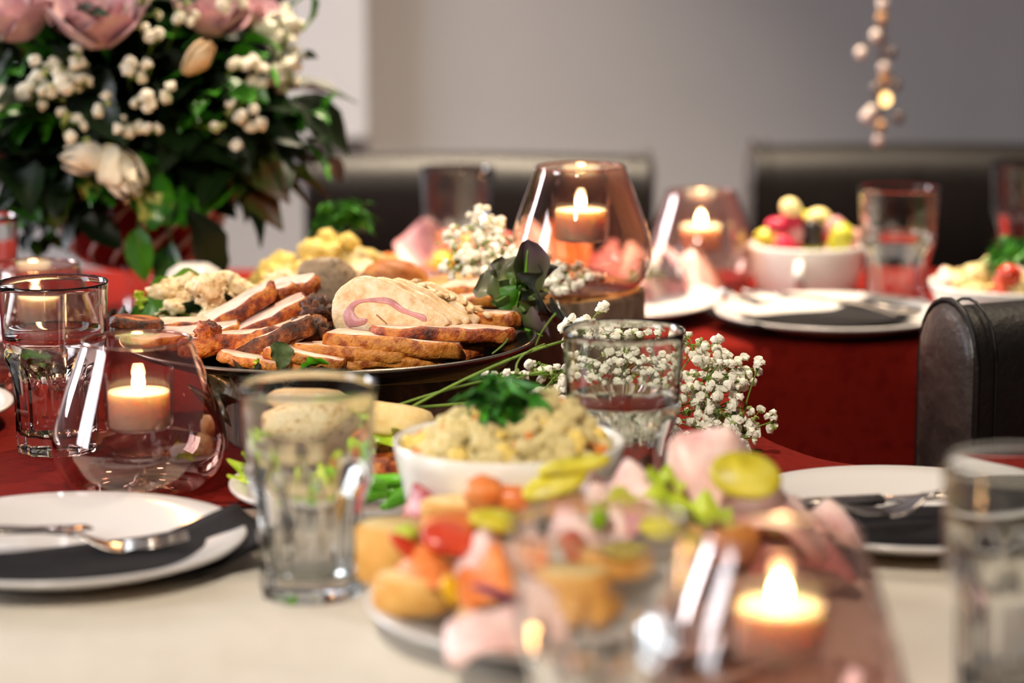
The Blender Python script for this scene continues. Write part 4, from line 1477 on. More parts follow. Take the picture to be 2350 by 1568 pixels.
lump('salmon_piece', 1112, 1135, 0.066, (0.013, 0.012, 0.012), (0.2, 0.3, 0.2), 'bright orange salmon cube at the left back of the canapes', 'salmon', SALMON, 1)
lump('salmon_piece', 1180, 1148, 0.062, (0.016, 0.010, 0.009), (0.1, 0.2, -0.2), 'orange-red salmon piece right of the orange cube', 'salmon', SALMON, 2)
lump('salmon_piece', 1060, 1215, 0.060, (0.026, 0.014, 0.010), (0.1, 0.1, 0.3), 'flat salmon slice above the red tomato', 'salmon', SALMON, 3)
ham(1000, 1310, 0.045, (R_(25), R_(5), 0.1), 'orange-pink cured slice on the left bread', 0.045, 0.03, SALMON, 1.3, 0.006, 2)
disc('tomato_slice', 1030, 1250, 0.056, (R_(35), R_(10), 0.1), 'red tomato slice at the left of the canapes', 'tomato', TOMATO, 0.018, 0.013, 0.010)
disc('tomato_slice', 930, 1262, 0.054, (R_(50), R_(40), 0.3), 'narrow red tomato strip on the leftmost bread', 'tomato', TOMATO, 0.014, 0.006, 0.005)
disc('tomato_slice', 1305, 1290, 0.050, (R_(70), R_(0), 0.6), 'upright red tomato slice behind the blurred tumbler', 'tomato', TOMATO, 0.012, 0.014, 0.007)
ham(1150, 1325, 0.052, (R_(35), R_(4), 0.1), 'reddish cured swirl above the purple onion', 0.042, 0.03, SALMON, 1.6, 0.007, 14)
disc('pickle_slice', 1145, 1205, 0.066, (R_(25), R_(8), 0.1), 'yellow pickle slice above the tomato', 'pickle', PICKLE, 0.019, 0.010, 0.006)
disc('pickle_slice', 1275, 1118, 0.075, (R_(40), R_(-18), 0.2), 'lower of two long pickle slices in front of the bowl', 'pickle', PICKLE, 0.022, 0.010, 0.006)
disc('pickle_slice', 1320, 1078, 0.085, (R_(20), R_(-8), 0.2), 'upper of two long pickle slices in front of the bowl', 'pickle', PICKLE, 0.024, 0.008, 0.006)
disc('pickle_slice', 1710, 1100, 0.082, (R_(50), R_(10), -0.1), 'large yellow pickle slice on the pink ham fold', 'pickle', PICKLE, 0.023, 0.016, 0.009)
disc('pickle_slice', 1440, 1300, 0.050, (R_(30), R_(0), 0.4), 'pickle slice seen through the blurred tumbler', 'pickle', PICKLE, 0.02, 0.012, 0.006)
disc('pickle_slice', 1550, 1250, 0.052, (R_(20), R_(10), -0.3), 'pickle slice left of the blurred candle flame', 'pickle', PICKLE, 0.022, 0.012, 0.006)
ham(1145, 1265, 0.056, (R_(20), R_(3), 0.0), 'pale pink ham fold below the yellow pickle', 0.045, 0.025, HAM_PALE, 1.5, 0.006, 3)
ham(1150, 1440, 0.042, (R_(25), R_(-4), 0.0), 'pale pink ham on the toasted front bread', 0.055, 0.03, HAM_PALE, 1.0, 0.004, 4)
ham(1430, 1115, 0.074, (R_(20), R_(-5), 0.1), 'pink ham fold between the pickles and the lettuce', 0.045, 0.03, HAM_PALE, 1.5, 0.007, 5)
ham(1640, 1100, 0.074, (R_(75), R_(8), 0.2), 'big upright pink ham fold at the back right of the canapes', 0.05, 0.05, HAM_PALE, 1.0, 0.008, 6)
ham(1760, 1170, 0.060, (R_(20), R_(10), -0.1), 'pink ham slice below the large pickle', 0.075, 0.035, HAM_PALE, 1.3, 0.007, 7)
ham(1500, 1200, 0.058, (R_(15), R_(-3), 0.1), 'brownish ham slice below the yellow lettuce', 0.07, 0.03, HAM, 1.2, 0.005, 8)
ham(1350, 1230, 0.055, (R_(30), R_(-10), 0.3), 'pale ham fold left of the green olive', 0.045, 0.03, HAM_PALE, 1.4, 0.008, 9)
ham(1880, 1190, 0.045, (R_(15), R_(10), 0.2), 'pale cured slice at the right end of the foreground plate', 0.05, 0.035, HAM_PALE, 1.5, 0.007, 10)
ham(1840, 1260, 0.035, (R_(15), R_(5), 0.2), 'reddish cured slice behind the blurred candle holder', 0.06, 0.035, HAM, 1.4, 0.006, 11)
lettuce(spot(1460, 1110, 0.075), (0.95, 0.1, 0.1), 0.036, 0.02, LETTUCE_LIME, 'lime lettuce tip at the back of the canapes', R_(20), 0.3, 0.3, 0.2, 41)
lettuce(spot(1360, 1160, 0.066), (0.95, -0.05, 0.0), 0.072, 0.026, LETTUCE_LIME, 'long yellow-green lettuce leaf across the canapes', R_(25), 0.3, 0.2, 0.25, 42)
lettuce(spot(1520, 1160, 0.066), (0.9, -0.3, -0.05), 0.05, 0.024, LETTUCE_LIME, 'yellow-green lettuce end under the pickle', R_(25), 0.3, 0.3, 0.25, 43)
lump('green_olive', 1376, 1195, 0.066, (0.006, 0.006, 0.012), (0.1, 0.1, 0), 'upright green olive in the middle of the canapes', 'olive', M('green_olive', ['#7fae12', '#93c01f'], scale=20, rough=0.3), 6, 0.05, 1)
disc('pepper_strip', 1032, 1355, 0.042, (R_(70), R_(65), 0.2), 'bright yellow pepper strip at the left of the canapes', 'pepper', PEPPER_Y, 0.010, 0.006, 0.005)
pts = bez((-0.017, 0, 0.007), (0, -0.004, 0.002), (0.017, 0, -0.006), 8)
o = mk('onion_strip', *tube(pts, [0.001, 0.0022, 0.0028, 0.003, 0.003, 0.003, 0.0028, 0.0022, 0.001], 8), ONION, None, True, spot(1150, 1370, 0.048))
tag(o, 'dark purple onion strip above the toasted front bread', 'onion')
lump('lime_bit', 930, 1225, 0.056, (0.008, 0.006, 0.005), (0, 0, 0), 'small yellow-green bit on the leftmost bread', 'lettuce bit', LETTUCE_LIME, 9)

# ------------------------------------------------------------------ plate of cold cuts behind the tall tree slice
CC = Vector((0.062, 2.615, ZR))
plate(CC, 0.168, 'large white plate of cold cuts behind the tall tree slice', 0.022)
random.seed(5)
CUT = ['red cured ham fold', 'pink ham fold', 'marbled salami fold']
spots_ = [(965, 600, .03, SALMON), (1000, 568, .05, HAM), (1050, 560, .055, SALMON), (1150, 565, .055, HAM), (1200, 560, .06, HAM_PALE), (1260, 570, .055, SALMON),
          (1330, 585, .045, SALAMI), (1400, 600, .04, HAM), (1460, 610, .035, HAM_PALE), (1500, 640, .03, HAM), (1550, 640, .03, HAM_PALE), (1590, 630, .026, HAM_PALE), (1000, 610, .03, HAM_PALE)]
where = ['at the far left of the cold-cut plate', 'second from the left on the cold-cut plate', 'behind the left of the small flower spray', 'behind the right of the small flower spray',
         'just left of the holder on the tree slice', 'seen low through the holder on the tree slice', 'in the middle of the holder on the tree slice', 'at the right in the holder on the tree slice',
         'right of the holder on the tree slice', 'just right of the tree slice', 'in the middle between the two far candle holders', 'nearest the far right candle holder', 'low at the left end of the cold-cut plate']
for k, (px, py, h, m) in enumerate(spots_):
    ham(px, py, h, (R_(random.uniform(10, 50)), R_(random.uniform(-15, 15)), random.uniform(-.5, .5)),
        'folded cold-cut slice ' + where[k], 0.07, 0.05, m, 1.6, 0.012, 20 + k)
lump('tomato_wedge', 1167, 552, 0.075, (0.008, 0.008, 0.008), (0, 0, 0), 'small red tomato piece on the cold-cut plate', 'tomato', TOMATO, 3)
lump('tomato_wedge', 1020, 575, 0.06, (0.008, 0.008, 0.008), (0, 0, 0), 'small red tomato left of the flower spray', 'tomato', TOMATO, 5)
lump('cheese_cube', 1015, 600, 0.05, (0.011, 0.010, 0.010), (0, 0, 0), 'yellow cheese cube at the left of the cold-cut plate', 'cheese', PEPPER_Y, 7)
lettuce(spot(1445, 645, 0.03), (0.8, -0.1, 0.25), 0.07, 0.05, LETTUCE_RED, 'dark lettuce leaf right of the tall tree slice', R_(-20), 0.3, 0.3, 0.25, 51)


# ------------------------------------------------------------------ baby's breath
def blossom_mesh():
    V, Fc = blob(1, 1, 0.85, 0.55, 3.2, 3, 2)
    ix = [1 if sum(V[i][2] for i in f) / len(f) < -0.45 else 0 for f in Fc]
    o = mk('blossom', V, Fc, [BLOSSOM, CALYX], None, False, idx=ix)
    me = o.data
    bpy.data.objects.remove(o)
    V, Fc = blob(1, 1, 1.2, 0.3, 2.5, 8, 2)
    o = mk('bud', V, Fc, [CALYX], None, False)
    mb = o.data
    bpy.data.objects.remove(o)
    return me, mb


BLO, BUD = blossom_mesh()


def spray(name, bases, clusters, label, group=None, size=0.0038, seed=0, stem_r=0.0007, cat='flower spray'):
    """clusters: (centre, (rx, ry, rz), count); every cluster hangs on a branch from a base point"""
    random.seed(seed)
    t = empty(name, bases[0])
    o0 = Vector(bases[0])
    tubes = []
    for c, r, n in clusters:
        c = Vector(c)
        bs = Vector(min(bases, key=lambda b_: (Vector(b_) - c).length))
        mid = (bs + c) / 2 + Vector((0, 0, 0.25 * (bs - c).length * 0.2))
        tubes.append(tube([p - o0 for p in bez(bs, mid, c, 6)], [stem_r * 1.5] * 3 + [stem_r] * 4, 5))
        forks = [c + Vector([random.uniform(-1, 1) * q * 0.55 for q in r]) for _ in range(max(2, n // 7))]
        for f in forks:
            tubes.append(tube([p - o0 for p in bez(c - (c - bs) * 0.15, (c + f) / 2 + Vector((0, 0, 0.003)), f, 3)], stem_r * 0.8, 4))
        for k in range(n if n < 12 else int(n * 1.3)):
            while True:
                v = Vector([random.uniform(-1, 1) for _ in range(3)])
                if v.length < 1:
                    break
            p = c + Vector((v.x * r[0], v.y * r[1], v.z * r[2]))
            f = min(forks, key=lambda q: (q - p).length)
            tubes.append(tube([f - o0, p - o0], stem_r * 0.45, 3, False))
            up = (p - c + Vector((0, -0.2 * r[1], 0.6 * r[2]))).normalized()
            rot = up.to_track_quat('Z', 'Y').to_euler()
            rot.rotate_axis('Z', random.uniform(0, 6))
            if random.random() < 0.16:
                put('bud', BUD, t, p - o0, rot, size * random.uniform(0.35, 0.55))
            else:
                put('blossom', BLO, t, p - o0, rot, size * random.uniform(0.75, 1.2))
    V, Fc = join(*tubes)
    mk('stems', V, Fc, STEM, t)
    return tag(t, label, cat, group)


bs = [spot(1330, 960, 0.02)]
D0 = 1.93
spray('babys_breath', [deep(1400, 930, 1.96), deep(1500, 960, 1.95)],
      [(deep(1605, 790, D0), (.024, .02, .014), 26), (deep(1640, 860, D0), (.030, .022, .020), 46), (deep(1690, 855, D0 + .02), (.018, .016, .014), 18),
       (deep(1600, 920, D0), (.024, .022, .022), 34), (deep(1665, 935, D0), (.026, .022, .022), 44), (deep(1650, 1000, D0 - .02), (.030, .022, .018), 44),
       (deep(1590, 1030, D0 - .03), (.022, .02, .014), 26), (deep(1700, 985, D0), (.016, .014, .012), 14)],
      'dense white baby\'s breath spray right of the centre tumbler', seed=1)
spray('babys_breath', [deep(1690, 1000, 1.93)], [(deep(1742, 835, D0), (.005, .006, .008), 4), (deep(1775, 968, D0), (.006, .006, .009), 6), (deep(1735, 955, D0), (.009, .01, .01), 6),
                                                 (deep(1690, 1020, D0 - .02), (.012, .01, .010), 9)],
      'thin baby\'s breath twigs poking out right of the dense spray', seed=2)
spray('babys_breath', [deep(1300, 880, 1.90), deep(1420, 900, 1.90)],
      [(deep(1330, 780, 1.90), (.022, .02, .016), 22), (deep(1400, 790, 1.91), (.026, .02, .02), 30), (deep(1480, 800, 1.91), (.026, .02, .02), 30), (deep(1350, 860, 1.89), (.024, .02, .022), 30),
       (deep(1440, 880, 1.90), (.028, .02, .024), 36), (deep(1510, 900, 1.91), (.024, .02, .022), 30), (deep(1400, 960, 1.88), (.03, .02, .02), 30), (deep(1490, 985, 1.89), (.026, .02, .02), 26)],
      'white baby\'s breath spray seen through the centre tumbler', seed=3)
spray('babys_breath', [deep(1290, 850, 1.86)],
      [(deep(1140, 872, 1.84), (.012, .01, .007), 12), (deep(1185, 868, 1.84), (.012, .01, .008), 8), (deep(1235, 835, 1.86), (.010, .01, .016), 6), (deep(1265, 880, 1.85), (.012, .012, .014), 12),
       (deep(1290, 905, 1.85), (.014, .012, .010), 10), (deep(1240, 905, 1.84), (.010, .01, .008), 7)],
      'sparse baby\'s breath between the parsley and the centre tumbler', seed=4)
spray('babys_breath', [deep(1340, 760, 1.93)], [(deep(1380, 708, 1.93), (.005, .005, .006), 5), (deep(1335, 738, 1.93), (.016, .01, .005), 10)],
      'small baby\'s breath twig rising behind the centre tumbler\'s rim', seed=6)
# the long bare stems towards the left
t = empty('bare_flower_twig', deep(1290, 850, 1.86))
b0 = t.location
segs = []
for a, m_, c, r in (((1295, 783), (1150, 820), (925, 945), .0011), ((1290, 860), (1130, 850), (880, 942), .0010), ((1260, 900), (1080, 930), (905, 938), .0012),
                    ((1250, 790), (1180, 815), (1185, 850), .0007), ((1130, 812), (1160, 790), (1165, 778), .0006), ((1230, 792), (1240, 760), (1275, 720), .0007)):
    segs.append(tube([p - b0 for p in bez(deep(*a, 1.86), deep(*m_, 1.83), deep(*c, 1.80), 12)], r, 6))
mk('stems', *join(*segs), STEM, t)
tag(t, 'long bare green flower stems lying before the dark tree slice', 'flower stems')
spray('babys_breath', [LOG2 + Vector((-0.03, -0.02, 0.09))],
      [(deep(1110, 510, 2.22), (.018, .02, .014), 22), (deep(1070, 555, 2.2), (.026, .02, .016), 30), (deep(1140, 570, 2.19), (.026, .02, .018), 34), (deep(1060, 610, 2.17), (.026, .02, .014), 30),
       (deep(1150, 615, 2.16), (.028, .02, .014), 34), (deep(1230, 600, 2.16), (.024, .02, .012), 22)],
      'blurred baby\'s breath spray on the tall tree slice', seed=7, size=0.004)
spray('babys_breath', [LOG2 + Vector((0.01, -0.06, 0.09))],
      [(deep(1290, 625, 2.15), (.024, .02, .010), 24), (deep(1340, 640, 2.15), (.018, .016, .008), 14), (deep(1270, 660, 2.13), (.020, .012, .006), 16)],
      'blurred baby\'s breath at the foot of the holder on the tree slice', seed=8, size=0.004)

# ------------------------------------------------------------------ flower arrangement
VC = Vector((-0.400, 2.585, ZR))
t = empty('flower_vase', VC)
foot = [(0, 0), (0.034, 0), (0.036, 0.002), (0.030, 0.005), (0.020, 0.010), (0.018, 0.030), (0.019, 0.050), (0.026, 0.058), (0, 0.060)]
mk('glass_foot', *lathe(foot, 48), CLEAR_THIN, t)
prof = [(0.0, 0.056), (0.040, 0.057), (0.062, 0.064), (0.078, 0.080), (0.088, 0.106), (0.096, 0.134), (0.099, 0.148), (0.096, 0.148), (0.085, 0.110), (0.074, 0.084), (0.05, 0.070), (0, 0.066)]
mk('red_bowl', *lathe(prof, 72), VASE_RED, t)


def rv(z):
    for (r0, z0), (r1, z1) in zip(prof, prof[1:7]):
        if z <= z1:
            return r0 + (r1 - r0) * (z - z0) / (z1 - z0)
    return 0.098


for k in range(16):
    a0 = 2 * math.pi * k / 16
    pts = []
    for i in range(9):
        z = 0.062 + 0.078 * i / 8
        a = a0 + 0.9 * i / 8
        r = rv(z) + 0.0004
        pts.append((r * math.cos(a), r * math.sin(a), z))
    mk('white_stripe', *tube(pts, [0.0012, 0.0022, 0.0028, 0.003, 0.003, 0.003, 0.0028, 0.0022, 0.0012], 6), VASE_WHITE, t)
tag(t, 'dark red glass vase with white swirl stripes on a clear foot', 'vase')

BQ = Vector((-0.405, 2.55, T + 0.235))
BR = Vector((0.20, 0.17, 0.17))


def bq(px, py, k=1.0):
    """where the sight line meets the bouquet's outer shape (scaled by k), else the point beside it"""
    r = ray(px, py)
    o_ = CAM - BQ
    d = Vector((r.x / BR.x, r.y / BR.y, r.z / BR.z)) / k
    e = Vector((o_.x / BR.x, o_.y / BR.y, o_.z / BR.z)) / k
    A, B, C_ = d.dot(d), d.dot(e), e.dot(e) - 1
    q = B * B - A * C_
    s = (-B - math.sqrt(q)) / A if q > 0 else BQ.y / r.y
    return CAM + r * s


def rose(px, py, size, mat, label, k=0.95, face=(0, -0.7, 0.6), n=15, cat='rose', seed=0):
    random.seed(seed)
    t = empty('rose_bloom' if cat == 'rose' else 'flower_bud', bq(px, py, k))
    q = Vector(face).normalized().to_track_quat('Z', 'Y')
    t.rotation_euler = q.to_euler()
    for i in range(n):
        f = i / (n - 1)
        rad = size * ((0.10 + 0.42 * f) if cat == 'rose' else (0.08 + 0.24 * f))
        hgt = size * ((0.62 - 0.06 * f) if cat == 'rose' else (1.05 - 0.25 * f))
        wid = 1.3 - 0.3 * f
        V, Fc = [], []
        nu, nv = 8, 7
        a0 = i * 2.4
        for s in (0, 1):
            for v in range(nv + 1):
                tv = v / nv
                for u in range(nu + 1):
                    tu = u / nu - 0.5
                    a = a0 + tu * 2 * wid * (0.55 + 0.45 * math.sin(math.pi * min(1, tv * 0.8 + 0.2)))
                    r = rad * (0.45 + 0.65 * math.sin(tv * math.pi * 0.62)) + ((0.05 + 0.07 * f) if cat == 'rose' else -0.10) * size * tv ** 4 + s * 0.0006
                    z = hgt * (tv - 0.35) - (0.16 * size * (2 * tu) ** 2 * tv) + 0.01 * size * noise.noise(Vector((tu * 4, tv * 4, i + seed)))
                    V.append((r * math.cos(a), r * math.sin(a), z))
        c = nu + 1
        hh = c * (nv + 1)
        for v in range(nv):
            for u in range(nu):
                qd = [v * c + u, v * c + u + 1, (v + 1) * c + u + 1, (v + 1) * c + u]
                Fc.append(qd[::-1])
                Fc.append([a + hh for a in qd])
        mk('petal', V, Fc, mat, t)
    d = BQ - t.location
    inv = q.to_matrix().inverted()
    mk('stem', *tube([Vector((0, 0, -size * 0.15)), inv @ (d * 0.5), inv @ (Vector((VC.x, VC.y, T + 0.10)) - t.location)], 0.0022, 6), LEAF_MID, t)
    return tag(t, label, cat)


rose(222, 62, 0.082, ROSE_PETAL, 'large mauve rose at the top left of the arrangement', 1.0, (0.05, -0.38, 0.92), seed=1)
rose(45, 50, 0.074, ROSE_PETAL, 'mauve rose at the left picture edge', 1.0, (-0.3, -0.4, 0.85), seed=2)
rose(480, 45, 0.062, ROSE_PETAL, 'shaded mauve rose at the top right of the arrangement', 0.85, (0.3, -0.35, 0.85), seed=3)
rose(565, 30, 0.05, ROSE_PETAL, 'smaller mauve rose near the dark window', 0.9, (0.5, -0.3, 0.8), seed=4)
rose(445, 142, 0.046, PEACH_PETAL, 'small peach flower bud right of the large rose', 1.0, (0.6, -0.3, 0.6), 9, 'flower bud', 5)
rose(266, 378, 0.074, CREAM_PETAL, 'cream flower bud above the red vase', 1.02, (0.35, -0.45, -0.35), 10, 'flower bud', 6)
rose(212, 365, 0.056, M('white_petal', ['#efe9da', '#f7f3ea'], scale=25, rough=0.6), 'white opened flower beside the cream bud', 1.0, (-0.6, -0.5, 0.1), 9, 'flower bud', 7)

LM = {}


def leaf_data(kind, i):
    spec = {'round': (0.045, 0.030, 0.15, 0.35, 0.04), 'long': (0.07, 0.026, 0.3, 0.4, 0.04), 'big': (0.085, 0.042, 0.25, 0.45, 0.06), 'small': (0.026, 0.017, 0.25, 0.3, 0.05), 'ivy': (0.042, 0.036, 0.2, 0.3, 0.16)}[kind]
    if (kind, i) not in LM:
        o = mk('leaf_blade', *leaf(*spec, 8, 3, seed=i * 1.7), LEAF_DARK)
        LM[(kind, i)] = o.data
        bpy.data.objects.remove(o)
    return LM[(kind, i)]


LMM = {}


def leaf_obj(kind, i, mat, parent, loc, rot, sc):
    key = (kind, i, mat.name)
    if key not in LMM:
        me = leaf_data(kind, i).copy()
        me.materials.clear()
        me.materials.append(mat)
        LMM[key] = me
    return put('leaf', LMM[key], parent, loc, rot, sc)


def branch(tip, label, kind='round', mats=(LEAF_DARK,), n=10, spread=0.05, start=None, seed=0, sc=1.0, group=None, sag=0.0, mat_stem=None):
    """leafy twig from the vase to tip with its leaves as parts"""
    random.seed(seed)
    base = Vector(start) if start is not None else Vector((VC.x, VC.y, T + 0.12))
    tip = Vector(tip)
    t = empty('leafy_branch', base)
    mid = (base + tip) / 2 + Vector((0, 0, 0.04 - sag))
    path = bez(base, mid, tip, 10)
    mk('twig', *tube([p - base for p in path], [0.0022 - 0.0015 * i / 10 for i in range(11)], 5), mat_stem or LEAF_MID, t)
    for k in range(n):
        u = 0.35 + 0.65 * (k + 0.5) / n
        i = min(9, int(u * 10))
        p = path[i].lerp(path[i + 1], u * 10 - i)
        d = (path[i + 1] - path[i]).normalized()
        side = Vector((random.uniform(-1, 1), random.uniform(-1, 0.3), random.uniform(-0.7, 0.6)))
        dd = (d * 0.6 + side).normalized()
        leaf_obj(kind, k % 3, mats[k % len(mats)], t, p - base, aim(dd, random.uniform(-0.8, 0.8)), sc * random.uniform(0.75, 1.2))
    return tag(t, label, 'leafy branch', group)


# dark filler that makes the bouquet dense
random.seed(77)
for k in range(34):
    a = 2.399 * k
    u = 1 - 1.5 * (k + 0.5) / 34
    s = math.sqrt(max(0, 1 - u * u))
    d = Vector((math.cos(a) * s, math.sin(a) * s, u))
    kk = 0.62 + 0.18 * ((k * 7) % 5) / 5
    tip = BQ + Vector((d.x * BR.x, d.y * BR.y, d.z * BR.z)) * kk
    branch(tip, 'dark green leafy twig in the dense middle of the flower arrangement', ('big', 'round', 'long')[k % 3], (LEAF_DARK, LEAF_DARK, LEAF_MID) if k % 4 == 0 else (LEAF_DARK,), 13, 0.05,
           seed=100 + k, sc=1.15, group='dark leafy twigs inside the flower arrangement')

# named branches on the outside
for px, py, kk, kind, mats, n, sc, lab, sd in (
        (210, 450, 1.03, 'ivy', (LEAF_VAR,), 7, 1.15, 'variegated leaves hanging just left of the cream bud', 1),
        (330, 455, 1.04, 'ivy', (LEAF_VAR, LEAF_MID), 7, 1.15, 'variegated leaves over the middle of the red vase', 2),
        (350, 365, 1.0, 'small', (LEAF_MID,), 9, 1.1, 'fresh green leaf cluster right of the cream bud', 3),
        (450, 490, 1.02, 'round', (LEAF_MID,), 6, 0.9, 'bright green leaves over the right side of the vase', 4),
        (560, 190, 0.98, 'round', (LEAF_MID,), 8, 1.0, 'mid green leaves in the right middle of the arrangement', 5),
        (570, 90, 0.95, 'long', (LEAF_MID,), 6, 1.1, 'pointed green leaves below the top right roses', 6),
        (480, 230, 1.0, 'small', (LEAF_MID,), 9, 1.1, 'small green leaves right of the peach bud', 7),
        (120, 70, 1.0, 'long', (LEAF_DARK,), 6, 1.2, 'long dark leaves between the two left roses', 8),
        (40, 250, 1.0, 'long', (LEAF_DARK, LEAF_MID), 7, 1.2, 'dark leaves at the left edge of the arrangement', 9),
        (60, 500, 0.95, 'small', (LEAF_MID, LEAF_DARK), 12, 1.2, 'small-leaved twig hanging at the left below the flowers', 10),
        (110, 560, 0.95, 'small', (LEAF_DARK, LEAF_MID), 12, 1.2, 'small-leaved twig touching the holder below the flowers', 11),
        (180, 520, 1.0, 'round', (LEAF_DARK,), 7, 1.1, 'round dark leaves left of the red vase', 12),
        (15, 400, 1.0, 'big', (LEAF_DARK,), 9, 1.0, 'broad dark leaves at the left picture edge beside the cream bud', 13),
        (30, 470, 0.98, 'round', (LEAF_DARK, LEAF_MID), 11, 1.1, 'round-leaved twig low at the left picture edge', 14),
        (130, 430, 1.0, 'round', (LEAF_DARK,), 9, 1.1, 'round dark leaves below the white opened flower', 15),
        (60, 555, 0.95, 'small', (LEAF_DARK, LEAF_MID), 14, 1.3, 'lowest small-leaved twig above the left tumbler', 16)):
    branch(bq(px, py, kk), lab, kind, mats, n, seed=200 + sd, sc=sc, sag=0.0 if py < 420 else -0.03)
for px, py, kind, mats, n, sc, lab, sd, sg in (
        (690, 220, 'big', (LEAF_DARK,), 5, 1.0, 'large dark leaves standing out at the right of the arrangement', 21, 0),
        (760, 260, 'small', (LEAF_MID,), 10, 1.2, 'thin leafy tendril reaching right before the wall', 22, -0.02),
        (735, 330, 'long', (LEAF_MID, LEAF_DARK), 8, 0.9, 'curved leafy twig at the right end of the arrangement', 23, 0),
        (650, 410, 'big', (LEAF_RED,), 5, 1.1, 'bronze-tinged broad leaves at the lower right of the arrangement', 24, 0.0),
        (600, 330, 'big', (LEAF_DARK, LEAF_RED), 7, 1.1, 'dark glossy leaves above the bronze leaves', 25, 0.0),
        (530, 400, 'big', (LEAF_DARK, LEAF_MID), 6, 1.0, 'dark leaves right above the vase\'s right rim', 26, 0.0),
        (780, 365, 'small', (LEAF_BROWN,), 6, 1.0, 'dry brown twig end at the far right of the arrangement', 27, 0.0),
        (700, 130, 'small', (LEAF_DARK,), 7, 1.1, 'short dark twig beside the white window frame', 28, 0.0)):
    branch(deep(px, py, 2.50), lab, kind, mats, n, seed=300 + sd, sc=sc, sag=sg, mat_stem=LEAF_BROWN if sd == 27 else None)
# single big leaves hanging over the vase
for px, py, L, d, m, lab in ((430, 480, 1.3, (0.55, -0.25, -1), LEAF_DARK, 'large dark leaf drooping past the vase to the platter'),
                             (395, 555, 0.9, (-0.1, -0.3, -1), LEAF_VAR, 'variegated leaf hanging below the vase'),
                             (318, 520, 0.7, (0.05, -0.3, -1), LEAF_MID, 'green leaf hanging before the vase\'s stripes'),
                             (712, -20, 0.5, (0.25, 0, -1), LEAF_MID, 'green leaf tip at the top beside the window frame')):
    t = empty('hanging_leaf', bq(px, py, 1.03) if px < 700 else deep(px, py, 2.5))
    leaf_obj('big', 1, m, t, (0, 0, 0), aim(d, 0.2), L)
    tw = Vector((VC.x, VC.y, T + 0.17)) - t.location
    mk('stalk', *tube(bez((0, 0, 0), tw * 0.5 + Vector((0, 0, 0.03)), tw, 6), 0.0014, 5), LEAF_MID, t)
    tag(t, lab, 'leaf')

# baby's breath in the arrangement
VB = Vector((VC.x, VC.y, T + 0.2))


def bqs(lst, k=1.03):
    return [(bq(px, py, k), r, n) for px, py, r, n in lst]


spray('babys_breath', [VB], bqs([(100, 165, (.022, .02, .018), 9), (165, 150, (.020, .02, .022), 11), (70, 215, (.024, .02, .014), 9), (140, 205, (.022, .02, .016), 8), (180, 190, (.014, .012, .012), 5)]),
      'white baby\'s breath cluster below the large mauve rose', size=0.0066, seed=21, stem_r=0.0008)
spray('babys_breath', [VB], bqs([(290, 165, (.018, .02, .014), 6), (330, 230, (.014, .014, .010), 5), (245, 235, (.010, .01, .014), 3), (390, 210, (.008, .01, .008), 2), (345, 158, (.006, .01, .006), 1)]),
      'loose baby\'s breath in the dark middle of the arrangement', size=0.0064, seed=22, stem_r=0.0008)
spray('babys_breath', [VB], bqs([(165, 285, (.024, .02, .018), 8), (290, 290, (.014, .014, .010), 6), (345, 300, (.012, .012, .006), 3), (185, 330, (.014, .014, .010), 2)]),
      'baby\'s breath sprinkled above the cream bud', size=0.0064, seed=23, stem_r=0.0008)
spray('babys_breath', [VB], bqs([(635, 60, (.026, .02, .020), 40), (655, 120, (.020, .02, .022), 26), (655, 175, (.016, .016, .016), 14)], 0.98),
      'dense cream baby\'s breath at the arrangement\'s right before the window frame', size=0.0055, seed=24, stem_r=0.0008)
spray('babys_breath', [VB], bqs([(560, 150, (.020, .016, .010), 10), (595, 170, (.010, .01, .014), 7), (560, 245, (.020, .016, .014), 8), (575, 275, (.014, .014, .008), 5), (490, 293, (.012, .01, .006), 3), (545, 335, (.005, .01, .005), 1)], 1.03),
      'baby\'s breath between the green leaves right of the peach bud', size=0.006, seed=25, stem_r=0.0008)
spray('babys_breath', [VB], bqs([(330, 20, (.016, .016, .020), 10), (350, 85, (.012, .012, .014), 4), (420, 25, (.014, .014, .014), 5), (520, 0, (.018, .014, .010), 8)], 1.03),
      'baby\'s breath at the top between the mauve roses', size=0.006, seed=26, stem_r=0.0008)
spray('babys_breath', [VB], bqs([(8, 230, (.008, .01, .018), 5), (20, 90, (.010, .01, .010), 4)], 1.03), 'baby\'s breath at the left picture edge', size=0.006, seed=27, stem_r=0.0008)

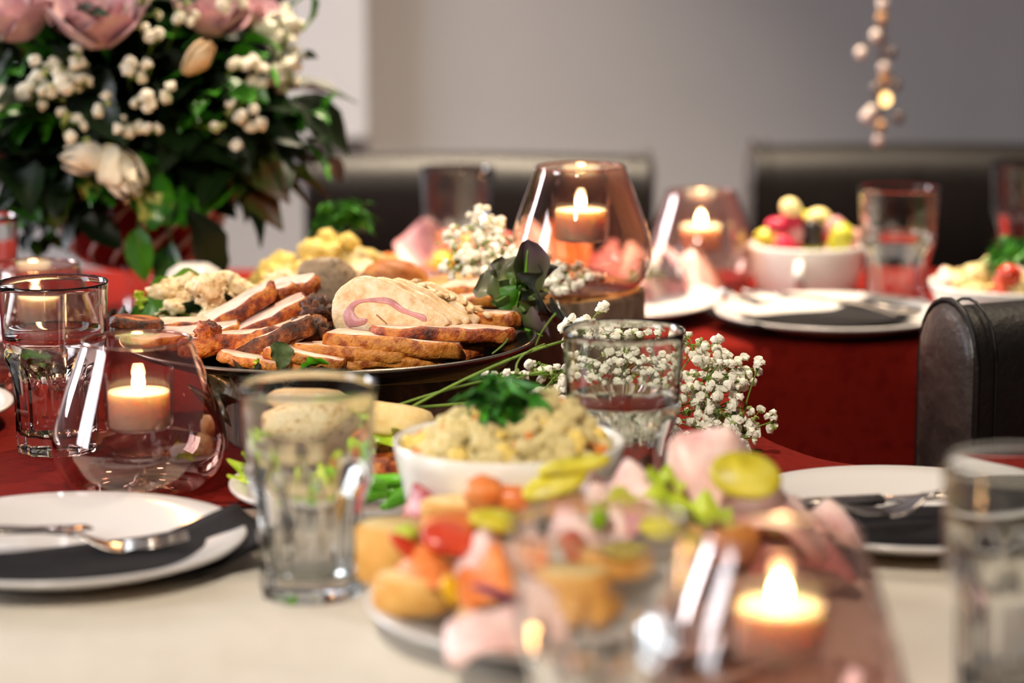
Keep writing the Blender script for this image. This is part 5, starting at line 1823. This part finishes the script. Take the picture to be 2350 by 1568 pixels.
# white lobed jar behind the platter
p = deep(445, 628, 2.36)
V, Fc = [], []
n = 60
pro = [(0.0, 0.0), (0.020, 0.0), (0.026, 0.004), (0.030, 0.03), (0.031, 0.06), (0.029, 0.085), (0.024, 0.100), (0.014, 0.108), (0.0, 0.110)]
V, Fc = lathe(pro, n)
V = [(x * (1 + 0.05 * abs(math.cos(5 * math.atan2(y, x)))), y * (1 + 0.05 * abs(math.cos(5 * math.atan2(y, x)))), z) for x, y, z in V]
hgt = p.z + 0.012 - ZR
o = mk('lobed_jar', V, Fc, CHINA, None, True, (p.x, p.y, ZR), (0, 0, 0.2), (1.0, 1.0, hgt / 0.110))
tag(o, 'white lobed ceramic jar between the vase and the platter', 'jar')

# ------------------------------------------------------------------ hanging bead garland
g0 = deep(2018, 322, 3.0)
t = empty('bead_garland', (g0.x, g0.y, 2.6))
mk('wire', *tube([(0, 0, 0), (0.004, 0, (g0.z - 2.6) * 0.5), (0, 0, g0.z - 2.6 + 0.004)], 0.0022, 6), WIRE, t)
beads = [(2015, 322, 0), (2020, 288, 1), (1988, 268, 0), (2032, 228, 2), (2030, 180, 1), (2028, 155, 0), (1975, 122, 0), (2010, 82, 0), (2000, 255, 0), (2024, 40, 1), (2026, 10, 0),
         (2055, 195, 3), (2062, 270, 3), (2045, 120, 3), (2010, 205, 3), (2022, -40, 0), (2015, -90, 1), (2028, -140, 0)]
for k, (px, py, kind) in enumerate(beads):
    q = deep(px, py, 3.0) - t.location
    m = BEAD_GLOW if kind == 2 else (M('amber_bead', ['#b98a5a', '#c9a076'], rough=0.15, coat=0.5) if kind == 1 else (M('grey_bead', ['#5a4f4c'], rough=0.2, coat=0.5) if kind == 3 else M('pearl_bead', ['#cdbcb4', '#d8c9c2'], scale=20, rough=0.12, coat=0.8)))
    b_ = mk('bead', *blob(0.0075, 0.0075, 0.0085, 0.0, 1, k, 2), m, t, True, q)
    mk('loop', *tube([(0, 0, 0.008), (-q.x * 0.6, 0, 0.014), (-q.x, 0, 0.02)], 0.0007, 4), WIRE, b_)
tag(t, 'string of pale and amber beads hanging before the right wall', 'garland')
